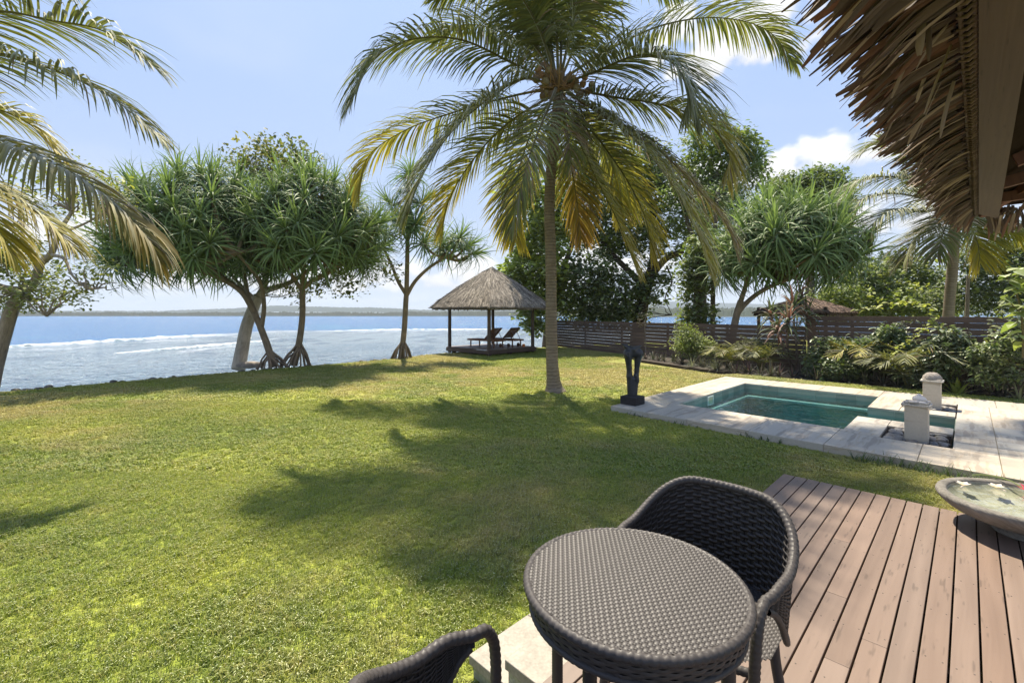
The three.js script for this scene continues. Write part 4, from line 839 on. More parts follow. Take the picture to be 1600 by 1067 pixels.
function tubChair(label, pos, turn) {                  // front is local +x
  const t = thing('wicker_chair', label, 'chair', pos, turn), DEG = Math.PI / 180, A = 118;
  const topY = (d) => 0.645 + 0.135 * (1 - smooth(26, 92, Math.abs(d))) - 0.02 * smooth(100, 118, Math.abs(d));
  const lowY = (d) => 0.36 + (topY(A) - 0.36 - 0.03) * Math.pow(smooth(62, 119, Math.abs(d)), 1.3);
  const P = (d, y, off = 0) => { const f = 0.90 + 0.12 * clamp((y - 0.36) / 0.46), a = d * DEG, k = 1 + 0.05 * Math.pow(Math.abs(Math.sin(2 * a)), 2); return V(-Math.cos(a) * (0.285 * f * k + off) + 0.045 * smooth(60, 118, Math.abs(d)), y, Math.sin(a) * (0.292 * f * k + off)); };
  const sh = new MB(), rows = 28, stake = 6.2, sub = 8, n = Math.round(2 * A / stake) * sub;
  for (let r = 0; r < rows; r++) {
    const s = 0.82 + 0.32 * hash2(r, 17); sh.color(WICK.map((x) => x * s)); let prev = -1;
    for (let k = 0; k <= n; k++) {
      const d = -A + 2 * A * k / n, y0 = lowY(d), y1 = topY(d) - 0.012, y = lerp(y0, y1, (r + 0.5) / rows), hh = (y1 - y0) / rows * 0.52, o = 0.0042 * Math.cos(Math.PI * (k / sub + r)), i = sh.n;
      for (const [dy, dr] of [[hh, 0], [0, 0.0009], [-hh, 0], [0, -0.0009]]) { const q = P(d, y + dy, o + dr); sh.v(q.x, q.y, q.z, d * 0.005, y); }
      if (prev >= 0) for (let j = 0; j < 4; j++) sh.quad(prev + j, prev + (j + 1) % 4, i + (j + 1) % 4, i + j);
      prev = i;
    }
  }
  sh.color(WICK.map((x) => x * 0.6));
  for (let d = -A + stake; d < A; d += stake) { const p = []; for (let k = 0; k <= 6; k++) p.push(P(d, lerp(lowY(d), topY(d), k / 6))); sh.tube(p, 0.0042, 4, false); }
  tag(sh.build('woven_back', M.wicker, t), null, null, null, 'stuff');
  const ln = new MB(); ln.color(0.016, 0.013, 0.012); { let prev = -1; for (let k = 0; k <= 60; k++) { const d = -A + 2 * A * k / 60, i = ln.n; for (let j = 0; j <= 4; j++) { const q = P(d, lerp(lowY(d), topY(d) - 0.006, j / 4)); ln.vv(q, 0, 0); } if (prev >= 0) for (let j = 0; j < 4; j++) ln.quad(prev + j, prev + j + 1, i + j + 1, i + j); prev = i; } }
  ln.build('lining', M.plain, t);
  // rim: along the top, over the arm ends and down as the front legs
  const rp = [], endS = P(A, topY(A)), endN = P(-A, topY(-A));
  const down = (e, sg) => [V(e.x + 0.045, e.y - 0.012, e.z), V(e.x + 0.078, e.y - 0.055, e.z), V(e.x + 0.088, e.y - 0.12, e.z - sg * 0.002), V(e.x + 0.080, 0.40, e.z - sg * 0.008), V(e.x + 0.075, 0.2, e.z), V(e.x + 0.085, 0.003, e.z + sg * 0.012)];
  for (const q of down(endN, -1).reverse()) rp.push(q);
  for (let d = -A; d <= A; d += 6) rp.push(P(d, topY(d)));
  for (const q of down(endS, 1)) rp.push(q);
  const rim = new MB(); rim.color(WICK.map((x) => x * 1.05)); wrapped(rim, rp, 0.017, 0.02, 18, 0.30, 2); rim.build('rim', M.wicker, t);
  const rim2 = new MB(); rim2.color(WICK); const lo = []; for (let d = -A + 2; d <= A - 2; d += 6) lo.push(P(d, lowY(d), 0.004)); wrapped(rim2, lo, 0.011, 0.014, 8, 0.2, 2); rim2.build('lower_rim', M.wicker, t);
  for (const sg of [-1, 1]) { const lg = new MB(); lg.color(WICK.map((x) => x * 0.85)); wrapped(lg, [P(sg * 42, 0.42, 0.002), P(sg * 42, 0.25, 0.004), P(sg * 42, 0.003, 0.045)], 0.019, 0.0095, 12, 0.07, 2); lg.build('leg', M.wicker, t); }
  // seat
  const se = new MB(), half = (c) => { const z = Math.abs(c); return z < 0.262 ? [-Math.sqrt(Math.max(0, 0.068 - c * c)) , 0.225 - 0.10 * (z / 0.262) ** 4] : null; };
  const halfZ = (x) => { if (x < -0.258 || x > 0.225) return null; const w = x < 0 ? Math.sqrt(Math.max(0, 0.068 - x * x)) : 0.262 * Math.pow(Math.max(0, Math.min(1, (0.225 - x) / 0.10 + 0.01)), 0.25); return [-w, w]; };
  weaveDisc(se, (c, dir) => (dir ? halfZ(c) : half(c)), 0.27, (x, z) => 0.425 - 0.015 * Math.exp(-(x * x + z * z) / 0.02) - 0.02 * smooth(0.17, 0.23, x), 0.0092, 0.0128, 0.0093, 0.0078, 0.0014, 5);
  tag(se.build('woven_seat', M.wicker, t), null, null, null, 'stuff');
  const us = new THREE.CylinderGeometry(0.25, 0.24, 0.012, 40); us.translate(-0.005, 0.398, 0); mesh('seat_board', tint(us, [0.012, 0.011, 0.011]), M.plain, t);
  const fr = new MB(); fr.color(WICK); wrapped(fr, [V(0.20, 0.402, -0.235), V(0.232, 0.402, -0.12), V(0.236, 0.402, 0), V(0.232, 0.402, 0.12), V(0.20, 0.402, 0.235)], 0.014, 0.014, 10, 0.18, 2); fr.build('front_rail', M.wicker, t);
  return t;
}
const g2 = (a, b) => ab(a, b, DECK.y);
const chairA = tubChair('dark woven wicker tub chair behind the wicker table, back towards the pool', g2(1.70, 0.70), Math.PI / 4 + Math.PI + 0.02);
copy(chairA, V(-0.012, DECK.y, -0.945), 0.90, null, 'dark woven wicker tub chair with only its arm showing at the bottom edge');

// ================================================================ STONE BOWL WITH FLOATING FLOWERS
const BOWL = V(3.50, DECK.y, -3.10);
{
  const t = thing('stone_bowl', 'wide shallow grey stone bowl of water standing on the deck', 'bowl', BOWL);
  const prof = [[0.0, 0.0], [0.155, 0.0], [0.165, 0.015], [0.15, 0.04], [0.20, 0.062], [0.30, 0.09], [0.385, 0.125], [0.435, 0.165], [0.458, 0.195], [0.462, 0.214], [0.455, 0.228], [0.437, 0.234], [0.415, 0.231], [0.402, 0.222], [0.394, 0.205], [0.35, 0.165], [0.25, 0.135], [0.12, 0.12], [0.0, 0.117]].map(([x, y]) => new THREE.Vector2(x, y));
  const g = new THREE.LatheGeometry(new THREE.SplineCurve(prof).getPoints(90), 120), p = g.attributes.position, c = new Float32Array(p.count * 3), u = g.attributes.uv;
  for (let k = 0; k < p.count; k++) {
    const x = p.getX(k), y = p.getY(k), z = p.getZ(k), r = Math.hypot(x, z), n = fbm(x * 16 + 3, z * 16 + y * 22, 4), m = fbm(x * 5 + 9, z * 5 + y * 9, 4), inner = r < 0.40 && y > 0.11 && k % 91 > 60;
    const q = 1 + (n - 0.5) * (inner ? 0.006 : 0.02); p.setXYZ(k, x * q, y, z * q);
    u.setXY(k, x + y * 0.6, z + y * 0.8);
    c.set(inner ? mix3([0.31, 0.31, 0.265], [0.44, 0.435, 0.385], m) : mix3([0.11, 0.105, 0.095], [0.27, 0.255, 0.235], clamp(m * 0.7 + n * 0.5)), 3 * k);
  }
  g.setAttribute('color', new THREE.BufferAttribute(c, 3)); g.computeVertexNormals(); mesh('basin', g, M.rough, t);
  const rip = texture(256, 256, (a, b) => pfbm(a, b, 4, 5, 3));
  mesh('water', new THREE.CircleGeometry(0.398, 64).rotateX(-Math.PI / 2).translate(0, 0.208, 0), phys({ color: new THREE.Color(0.94, 0.97, 0.92), transmission: 1, thickness: 0, roughness: 0, ior: 1.33, bumpMap: rip, bumpScale: 0.012 }), t);
  const petal = (mb, a, L, w, lift, curl, col, tip) => { const n = 7, m = 4; let prev = -1; for (let k = 0; k <= n; k++) { const s = k / n, ww = w * Math.sin(Math.PI * Math.pow(s * 0.93 + 0.05, 0.8)), r = L * s, h = lift * s + curl * s * s, i = mb.n; mb.color(mix3(col, tip, s)); for (let j = 0; j <= m; j++) { const o = (j / m - 0.5) * 2; mb.v(Math.cos(a) * r - Math.sin(a) * o * ww, h + o * o * ww * 0.35, Math.sin(a) * r + Math.cos(a) * o * ww); } if (prev >= 0) for (let j = 0; j < m; j++) mb.quad(prev + j, prev + j + 1, i + j + 1, i + j); prev = i; } };
  const petM = phys({ vertexColors: true, roughness: 0.92, transmission: 0.35, thickness: 0, side: THREE.DoubleSide });
  const W = BOWL.y + 0.209;
  [['white flower floating at the far left of the stone bowl', 3.385, -3.43, 0.4], ['white flower floating near the far rim of the stone bowl', 3.585, -3.385, 1.5]].forEach(([label, x, z, rot]) => {
    const f = thing('floating_flower', label, 'flower', V(x, W, z), rot);
    for (let k = 0; k < 5; k++) { const mb = new MB(); petal(mb, k * 1.2566 + 0.1, 0.045, 0.019, 0.024, 0.004 * (k % 2), [0.85, 0.72, 0.35], [0.86, 0.80, 0.84]); mb.build('petal', petM, f); }
    const st = new MB(); st.color(0.75, 0.68, 0.6); st.tube([V(0, 0.004, 0), V(-0.03, 0.004, 0.01), V(-0.06, 0.002, 0.012)], [0.006, 0.005, 0.003], 6); st.build('stem', petM, f);
  });
  const lo = thing('floating_flower', 'pink red many-petalled flower floating at the right in the stone bowl', 'flower', V(3.73, W, -3.27));
  for (let ring = 0; ring < 3; ring++) for (let k = 0; k < 8 - ring; k++) { const mb = new MB(); petal(mb, k * 6.283 / (8 - ring) + ring * 0.4, 0.082 - ring * 0.014, 0.019, 0.02 + ring * 0.028, 0.022, [0.62, 0.05, 0.12], [0.75, 0.10, 0.19]); mb.build('petal', petM, lo); }
  const gs = thing('flower_stem', 'thin pale green flower stem lying over the far rim of the stone bowl', 'stem', V(0, 0, 0)); const sm = new MB(); sm.color(0.35, 0.42, 0.14); sm.tube(curve([V(3.73, W + 0.004, -3.30), V(3.72, W + 0.045, -3.42), V(3.66, W + 0.041, -3.55), V(3.60, W + 0.03, -3.57)], 14), 0.0045, 6); sm.build('stalk', M.leaf, gs);
}

// ================================================================ THATCHED EAVE OF THE HOUSE
{
  R = rng(91);
  const t = thing('house_roof', 'brown palm-thatched eave of the house overhead at the right', 'roof', V(0, 0, 0));
  const Y = EYE + 1.15, hb = (a, b, y) => ab(a, b, y);
  const bl = (a) => -0.0104 * a, br = (a) => -0.138 - 0.0142 * a;
  { // the big fascia beam seen from below
    const mb = new MB(), ring = (aL, aR) => [[aL, bl(aL), Y], [aR, br(aR), Y], [aR, br(aR), Y + 0.07], [aL, bl(aL), Y + 0.07]].map(([a, b, y], k) => [hb(a, b, y), [b * 1 + (k > 1 ? 0.3 : 0), a * 0.5]]);
    const A = ring(0.8, 0.8), B = ring(7.57, 8.1); mb.color(0.115, 0.076, 0.053);
    const q = (l) => mb.quad(...l.map(([p, u]) => mb.vv(p, u[0] * 2, u[1])));
    for (let k = 0; k < 4; k++) q([A[k], A[(k + 1) % 4], B[(k + 1) % 4], B[k]]); q(A); q([B[3], B[2], B[1], B[0]]);
    const g = mb.geo(); mesh('fascia_beam', g, M.wood, t);
  }
  const pitch = 0.56, roofY = (a, b) => Y + 0.10 + pitch * Math.min(-b + 0.02, 8.0 - a);
  { // the thatch itself, from the eave up over the house
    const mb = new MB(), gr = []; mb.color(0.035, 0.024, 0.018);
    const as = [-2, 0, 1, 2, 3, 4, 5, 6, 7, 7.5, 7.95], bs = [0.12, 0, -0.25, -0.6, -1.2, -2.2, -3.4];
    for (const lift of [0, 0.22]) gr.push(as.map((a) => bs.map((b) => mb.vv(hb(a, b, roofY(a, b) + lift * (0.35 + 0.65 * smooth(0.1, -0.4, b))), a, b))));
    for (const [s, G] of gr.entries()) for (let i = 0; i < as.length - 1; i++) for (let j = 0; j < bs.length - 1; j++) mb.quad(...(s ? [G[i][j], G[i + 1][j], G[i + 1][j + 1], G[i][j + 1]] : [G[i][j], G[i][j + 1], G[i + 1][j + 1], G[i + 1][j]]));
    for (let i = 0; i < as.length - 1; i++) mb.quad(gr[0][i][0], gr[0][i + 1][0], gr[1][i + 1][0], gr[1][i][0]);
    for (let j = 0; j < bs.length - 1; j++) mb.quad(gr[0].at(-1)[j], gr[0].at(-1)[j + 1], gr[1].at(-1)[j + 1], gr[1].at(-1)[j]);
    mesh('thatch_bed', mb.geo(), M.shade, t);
  }
  for (let k = 0; k < 9; k++) { const a = 1.2 + k * 0.8, L = 2.6, g = boxUV(soft(0.06, 0.11, L, 0.004)); const m = mesh('rafter', tint(g, [0.20 * rr(0.85, 1.1), 0.085, 0.05]), M.wood, t); const A = hb(a, -0.2, roofY(a, -0.2) - 0.06), B = hb(a, -0.2 - L, roofY(a, -0.2 - L) - 0.06); m.position.lerpVectors(A, B, 0.5); m.lookAt(B); }
  for (const a of [0]) { const m = mesh('hip_rafter', tint(boxUV(soft(0.07, 0.13, 3.6, 0.004)), [0.17, 0.075, 0.045]), M.wood, t); const A = hb(7.85, -0.15, Y + 0.10), B = hb(5.6, -2.4, Y + 0.10 + pitch * 2.4 - 0.09); m.position.lerpVectors(A, B, 0.5); m.lookAt(B); }
  for (const b of [-0.45, -0.9, -1.4]) { const m = mesh('purlin', tint(boxUV(soft(0.045, 0.04, 6.6, 0.004)), [0.14, 0.07, 0.05]), M.wood, t); const A = hb(0.9, b, roofY(0.9, b) + 0.005), B = hb(7.4, b, roofY(0.9, b) + 0.005); m.position.lerpVectors(A, B, 0.5); m.lookAt(B); }
  // the stitched band where the leaves are folded over the batten
  const st = new MB();
  for (let a = 1.0; a < 7.75; a += 0.055) { const s = rr(0.6, 1.2); st.color(0.15 * s, 0.105 * s, 0.08 * s); const b0 = bl(a) + 0.004, p = hb(a, b0, Y + 0.018), q = hb(a + 0.045, b0 + 0.05 + rr(-0.005, 0.01), Y + 0.020), m = V(0, 0, 0).lerpVectors(p, q, 0.5).add(V(0, -0.014, 0)); st.tube([p, m, q], [0.006, 0.009, 0.006], 5); }
  for (const o of [0.010, 0.05]) { st.color(0.12, 0.085, 0.065); st.tube([hb(0.9, bl(0.9) + o, Y + 0.022), hb(7.7, bl(7.7) + o, Y + 0.022)], 0.009, 6); }
  tag(st.build('stitched_batten', M.dry, t), null, null, null, 'stuff');
  // leaf strips hanging out from the batten, fanning round the corner of the roof
  const strips = [];
  const strip = (a, b, y, dir, L, w, droop, shade) => strips.push({ a, b, y, dir, L, w, droop, shade, size: w * L / Math.max(1.2, a) ** 2 });
  for (let a = 0.7; a < 7.9; a += 0.0095) for (let l = 0; l < 2; l++) {
    const fan = smooth(4.8, 8.0, a), out = lerp(1, 0.25, fan), reach = lerp(0.37, 0.27, smooth(2.0, 6.5, a)) * (0.55 + 0.45 * smooth(0.6, 2.2, a)), lay = l ? rr(0.02, 0.16) : rr(-0.01, 0.05);
    const ang = lerp(0.10, 1.25, fan * fan) + rr(-0.13, 0.13);
    strip(a + rr(-0.03, 0.03), bl(a) + 0.045 + rr(-0.02, 0.05), Y + 0.03 + lay, [Math.sin(ang) * 0.9 - 0.12 * (1 - fan), Math.cos(ang), -0.30 + lay * 0.5 + rr(-0.09, 0.07)], reach * rr(0.6, 1.3), rr(0.018, 0.042), rr(0.1, 0.7), R());
  }
  for (let b = -0.15; b > -2.6; b -= 0.009) strip(7.95 + rr(-0.06, 0.05), b, Y + 0.02 + rr(-0.01, 0.14), [1, rr(-0.3, 0.35), -0.42 + rr(-0.25, 0.1)], rr(0.22, 0.45), rr(0.02, 0.038), rr(0.1, 0.7), R());
  for (let k = 0; k < 16; k++) { const a = rr(1.2, 6.5); strip(a, bl(a) + rr(0.06, 0.3), Y + rr(0, 0.05), [rr(-0.4, 0.6), rr(0.2, 1), -0.9 + rr(-0.3, 0.3)], rr(0.15, 0.32), rr(0.012, 0.026), rr(0.2, 0.9), 0.2 * R()); }
  strip(2.42, 0.13, Y + 0.06, [0.02, 0.02, -1], 0.19, 0.028, 0.05, 0.05); strip(2.47, 0.115, Y + 0.06, [0.02, 0.0, -1], 0.20, 0.018, 0.05, 0.3);
  const leafGeo = (mb, s) => {
    const p = hb(s.a, s.b, s.y), d0 = hb(s.dir[0], s.dir[1], 0), d = V(d0.x, s.dir[2], d0.z).normalize(), side = V(0, 0, 0).crossVectors(d, UP); if (side.lengthSq() < 0.02) side.set(0.7, 0, 0.7); side.normalize(); side.applyAxisAngle(d, rr(-0.7, 0.7));
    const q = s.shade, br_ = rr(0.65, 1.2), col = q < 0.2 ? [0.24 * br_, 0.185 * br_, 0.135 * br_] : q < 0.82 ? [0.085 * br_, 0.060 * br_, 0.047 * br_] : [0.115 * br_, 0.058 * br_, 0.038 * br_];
    let prev = -1; const n = 5, notch = rr(0.5, 1);
    for (let k = 0; k <= n; k++) {
      const f = k / n, nn = V(0, 0, 0).crossVectors(side, d).normalize(), w = s.w * (k === n ? 0.55 * notch : 1) * (k === 0 ? 0.8 : 1) / 2, i = mb.n, fold = 0.35;
      mb.color(mix3(col, [col[0] * 1.25, col[1] * 1.2, col[2] * 1.2], f));
      mb.v(p.x - side.x * w, p.y - side.y * w, p.z - side.z * w); mb.v(p.x - nn.x * w * fold, p.y - nn.y * w * fold, p.z - nn.z * w * fold); mb.v(p.x + side.x * w, p.y + side.y * w, p.z + side.z * w);
      if (prev >= 0) { mb.quad(prev, prev + 1, i + 1, i); mb.quad(prev + 1, prev + 2, i + 2, i + 1); }
      prev = i; d.y -= s.droop / n; d.x += rr(-0.03, 0.03); d.z += rr(-0.03, 0.03); d.normalize(); p.addScaledVector(d, s.L / n);
    }
  };
  strips.sort((x, y) => y.size - x.size);
  const rest = new MB(); let made = 0;
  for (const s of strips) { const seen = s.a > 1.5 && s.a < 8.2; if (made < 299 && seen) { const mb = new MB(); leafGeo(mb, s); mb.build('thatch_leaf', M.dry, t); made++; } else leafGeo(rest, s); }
  tag(rest.build('thatch', M.dry, t), null, null, null, 'stuff');
}
// ================================================================ COCONUT PALMS
const LEAFC = { green: [0.125, 0.163, 0.030], olive: [0.205, 0.208, 0.038], yellow: [0.56, 0.48, 0.040], orange: [0.42, 0.25, 0.04], brown: [0.25, 0.155, 0.075], grey: [0.30, 0.25, 0.19] };
function frond(parent, pts, o = {}) {
  const { L = 0.95, n: n0 = 92, hang = 0.8, dens = 1.8, yellow = 0, brown = 0, tatter = 0.06, w = 0.045, base = LEAFC.green, r0 = 0.035, from = 0.14, tip = LEAFC.yellow, fold = 0.35 } = o;
  const n = Math.round(n0 * dens);
  const c = new THREE.CatmullRomCurve3(pts, false, 'centripetal'), P = c.getSpacedPoints(n), rad = V(P[n].x - P[0].x, 0, P[n].z - P[0].z).normalize();
  const rach = new MB(); rach.color(mix3([0.19, 0.175, 0.045], LEAFC.brown, brown)); rach.tube(P.filter((_, k) => k % 4 === 0), (t) => r0 * (1 - 0.86 * t), 6);
  const mb = new MB();
  for (let k = Math.floor(n * from); k <= n; k++) {
    const t = k / n, T_ = V(0, 0, 0).subVectors(P[Math.min(n, k + 1)], P[Math.max(0, k - 1)]).normalize(), N = UP.clone().addScaledVector(rad, 0.5); N.addScaledVector(T_, -N.dot(T_)).normalize();
    const S = V(0, 0, 0).crossVectors(T_, N);
    const len = L * 1.28 * (0.50 + 0.62 * Math.sin(Math.PI * clamp(0.10 + t * 0.78)) - 0.35 * smooth(0.85, 1, t));
    for (const sg of [-1, 1]) {
      if (R() < tatter) continue;
      const l = len * rr(0.80, 1.1), d = V(0, 0, 0).addScaledVector(S, sg * (0.85 - 0.45 * t)).addScaledVector(T_, 0.26 + 0.70 * t * t + rr(-0.08, 0.08)).addScaledVector(N, fold * rr(0.2, 1)).normalize();
      const dead = R() < 0.05 + brown, ty = clamp(yellow * smooth(0.25, 1, t) * rr(0.5, 1.3)), s = rr(0.75, 1.25);
      let col = mix3(base, LEAFC.olive, R()); col = mix3(col, tip, ty); if (dead) col = mix3(LEAFC.brown, LEAFC.grey, R()); col = col.map((x) => x * s);
      const endc = mix3(col, dead ? LEAFC.grey : ty > 0.25 ? LEAFC.orange : LEAFC.olive, 0.5 * R() * (ty > 0.25 ? 1 : 0.6));
      const p = P[k].clone().addScaledVector(T_, rr(-0.02, 0.02)), segs = 4, hg = hang * 1.25 * rr(0.75, 1.35) * (dead ? 1.5 : 1), wv = V(0, 0, 0).crossVectors(d, N).normalize().applyAxisAngle(d, rr(-0.5, 0.5)); let prev = -1;
      for (let q = 0; q <= segs; q++) {
        const f = q / segs, ww = w * (dead ? 0.6 : 1) * (q === 0 ? 0.55 : q === segs ? 0.08 : 1 - 0.45 * f) / 2, i = mb.n; mb.color(mix3(col, endc, f));
        mb.v(p.x - wv.x * ww, p.y - wv.y * ww, p.z - wv.z * ww); mb.v(p.x + wv.x * ww, p.y + wv.y * ww, p.z + wv.z * ww);
        if (prev >= 0) mb.quad(prev, prev + 1, i + 1, i); prev = i;
        d.y -= hg / segs * (0.4 + 1.2 * f); d.normalize(); p.addScaledVector(d, l / segs);
      }
    }
  }
  const f = mb.build('frond', M.frond, parent);
  rach.build('midrib', M.leaf, f);
  return f;
}
function palmTrunk(t, pts, r) { const mb = new MB(); mb.color(0.33, 0.285, 0.235); const P = curve(pts, 60); mb.tube(P, r, 18); const p = mb.p; for (let k = 0; k < p.length; k += 3) { const s = 1 + 0.10 * (fbm(p[k] * 5 + p[k + 1] * 2, p[k + 2] * 5 - p[k + 1] * 1.3, 3) - 0.5); const f = clamp((p[k + 1]) / 8), c = V(0, 0, 0); let best = 0, bd = 1e9; for (let j = 0; j < P.length; j++) { const d = Math.abs(P[j].y - p[k + 1]); if (d < bd) { bd = d; best = j; } } c.copy(P[best]); p[k] = c.x + (p[k] - c.x) * s; p[k + 2] = c.z + (p[k + 2] - c.z) * s; } return mb.build('trunk', M.palmBark, t); }
{
  R = rng(101);
  const t = thing('coconut_palm', 'tall coconut palm in the middle of the lawn with yellowing drooping fronds', 'palm tree', V(0, 0, 0));
  const D = 10.67;
  palmTrunk(t, [at(867, 614, D), at(864, 585, D), at(862, 540, D), at(861, 420, D), at(859, 300, D), at(868, 200, D - 0.05), at(874, 140, D - 0.1)], (f) => 0.115 + 0.06 * Math.exp(-f * 3.2) + 0.13 * Math.exp(-f * 24));
  const C = (dx = 0, dy = 0, dd = 0) => at(872 + dx, 130 + dy, D - 0.1 + dd);
  const F = (l, o, s = [0, 0, 0]) => frond(t, [C(...s), ...l.map(([x, y, d]) => at(x, y, d))], o);
  // back and upper fronds
  F([[845, 60, 11.2], [800, 0, 11.6], [735, -30, 11.9], [680, 0, 12.1]], { hang: 0.9 }, [-6, -15, 0]);
  F([[878, 30, 10.9], [884, -70, 10.7], [895, -150, 10.0]], { hang: 0.7, L: 1.0 }, [4, -20, 0]);
  F([[868, 20, 10.0], [852, -70, 9.2], [822, -150, 8.2], [800, -170, 7.3]], { hang: 0.8, L: 1.0 }, [0, -15, -0.1]);
  F([[840, 40, 10.1], [790, -40, 9.4], [730, -90, 8.6], [670, -90, 7.9]], { hang: 0.9, L: 1.0 }, [-4, -12, -0.1]);
  F([[800, 20, 10.9], [720, -80, 11], [640, -135, 10.8], [560, -115, 10.4]], { hang: 0.9, L: 1.05, n: 110 }, [-6, -14, 0]);
  F([[835, 0, 10.9], [770, -80, 11], [720, -150, 11], [690, -165, 10.8]], { hang: 0.8, L: 1.05 }, [-4, -15, 0]);
  F([[905, 60, 11.2], [950, -10, 11.7], [1010, -40, 12.2], [1060, -10, 12.5]], { hang: 0.9 }, [8, -15, 0]);
  F([[895, 40, 10.4], [930, -40, 10.2], [985, -80, 9.8]], { hang: 0.8 }, [6, -18, 0]);
  F([[830, 85, 11.5], [770, 45, 12.3], [715, 40, 12.9], [680, 60, 13.2]], { hang: 0.9 }, [-8, -8, 0.1]);
  F([[850, 20, 11.4], [815, -50, 12.1], [780, -80, 12.6]], { hang: 0.8 }, [-4, -15, 0.1]);
  // left
  F([[800, 98, 10.2], [720, 62, 9.6], [640, 62, 9.0], [585, 92, 8.6], [548, 160, 8.3]], { hang: 1.0, n: 110, L: 0.98, tatter: 0.1 }, [-10, -2, 0]);
  F([[800, 150, 11.2], [720, 172, 11.8], [630, 205, 12.2], [575, 245, 12.3], [558, 305, 12.2]], { hang: 1.0, yellow: 0.65, n: 105 }, [-12, 8, 0.1]);
  F([[822, 122, 9.9], [745, 168, 9.2], [690, 225, 8.9], [655, 285, 8.8], [636, 335, 8.9]], { hang: 0.8, n: 105, L: 1.0, base: [0.12, 0.15, 0.032] }, [-10, 4, -0.1]);
  F([[790, 195, 11.0], [735, 255, 11.3], [700, 315, 11.4], [690, 360, 11.4]], { hang: 0.6, yellow: 0.95 }, [-8, 18, 0.1]);
  F([[838, 190, 11.6], [815, 250, 12.2], [802, 320, 12.4], [806, 375, 12.3]], { hang: 0.55, yellow: 0.75 }, [-5, 20, 0.1]);
  // front, hanging towards the camera
  F([[858, 165, 9.6], [832, 230, 8.9], [812, 300, 8.7], [800, 355, 8.75]], { hang: 0.75, brown: 0.30, L: 0.8, tatter: 0.2, tip: LEAFC.grey }, [-2, 5, -0.15]);
  F([[882, 175, 9.8], [890, 230, 9.3], [893, 265, 9.2]], { hang: 0.8, brown: 0.55, L: 0.6, n: 50, tatter: 0.3 }, [4, 10, -0.1]);
  // right
  F([[950, 78, 10.9], [1040, 38, 11.3], [1130, 28, 11.6], [1200, 48, 11.8], [1243, 98, 11.9]], { hang: 0.9, n: 112, tatter: 0.12 }, [10, -8, 0]);
  F([[930, 112, 9.8], [1000, 86, 8.8], [1050, 98, 8.2], [1078, 140, 7.9], [1078, 175, 7.8]], { hang: 0.7, n: 100, L: 1.05, base: [0.13, 0.15, 0.05] }, [10, 0, -0.1]);
  F([[950, 150, 10.2], [1040, 165, 9.7], [1110, 195, 9.4], [1140, 240, 9.25], [1135, 275, 9.2]], { hang: 0.9, yellow: 0.7, n: 100 }, [12, 6, 0.1]);
  F([[950, 185, 10.2], [1030, 235, 9.8], [1095, 300, 9.5], [1135, 350, 9.3], [1150, 392, 9.2]], { hang: 0.8, brown: 0.55, L: 0.8, tip: LEAFC.orange, yellow: 0.4, n: 100 }, [10, 12, 0]);
  F([[940, 175, 9.8], [1000, 225, 9.1], [1055, 295, 8.75], [1090, 365, 8.6], [1108, 420, 8.6]], { hang: 0.7, yellow: 0.55, n: 105, L: 0.95 }, [8, 10, -0.1]);
  F([[905, 220, 10.3], [935, 285, 10.2], [965, 345, 10.2], [996, 425, 10.2]], { hang: 0.45, yellow: 0.75, L: 0.75 }, [4, 18, 0]);
  F([[945, 230, 10.7], [985, 290, 10.7], [1010, 345, 10.6], [1018, 395, 10.6]], { hang: 0.55, yellow: 0.8 }, [8, 18, 0.1]);
  F([[886, 220, 11.2], [897, 285, 11.6], [905, 340, 11.7], [908, 372, 11.7]], { hang: 0.5, yellow: 0.9, L: 0.75, brown: 0.1, tip: LEAFC.orange }, [2, 18, 0.15]);
  F([[915, 200, 11.5], [960, 260, 12.2], [975, 330, 12.5]], { hang: 0.6, yellow: 0.5 }, [4, 12, 0.2]);
  // crown heart: leaf bases, sheathing and flower stalks
  const h = new MB();
  for (let k = 0; k < 22; k++) { const a = k / 22 * 6.283 + rr(-0.1, 0.1), q = C(0, 18, 0), d = V(Math.cos(a), rr(0.5, 1.9), Math.sin(a)).normalize(); h.color(mix3([0.24, 0.165, 0.085], [0.30, 0.24, 0.10], R())); h.tube([q.clone().addScaledVector(d, 0.08), q.clone().addScaledVector(d, 0.3), q.clone().addScaledVector(d, 0.55)], [0.10, 0.075, 0.04], 6); }
  h.build('leaf_base', M.rough, t);
  const fl = new MB(); for (let k = 0; k < 60; k++) { const q = C(rr(-14, 20), rr(0, 14), rr(-0.3, 0)), d = V(rr(-1, 1), rr(-0.2, 0.9), rr(-0.4, 0.6)).normalize(), L = rr(0.4, 0.95); fl.color(mix3([0.36, 0.22, 0.08], [0.25, 0.14, 0.06], R())); const e = q.clone().addScaledVector(d, L).add(V(0, -0.18, 0)); fl.tube([q, q.clone().addScaledVector(d, L * 0.6), e], [0.012, 0.009, 0.004], 4, false); }
  for (let k = 0; k < 130; k++) { const q = C(rr(18, 42), rr(18, 62), rr(-0.2, 0.1)); fl.color(0.10 * rr(0.6, 1.4), 0.075, 0.05); fl.tube([q, q.clone().add(V(rr(-0.2, 0.3), rr(-0.5, 0), rr(-0.1, 0.1)))], 0.006, 3, false); }
  tag(fl.build('flower_stalk', M.dry, t), null, null, null, 'stuff');
  const nut = ball(2, 0.085), np = nut.attributes.position; for (let k = 0; k < np.count; k++) np.setXYZ(k, np.getX(k), np.getY(k) * 1.22, np.getZ(k)); nut.computeVertexNormals();
  const nm = [[0.27, 0.15, 0.055], [0.22, 0.17, 0.06], [0.16, 0.105, 0.05]].map((c) => std({ color: new THREE.Color(...c), roughness: 0.55 }));
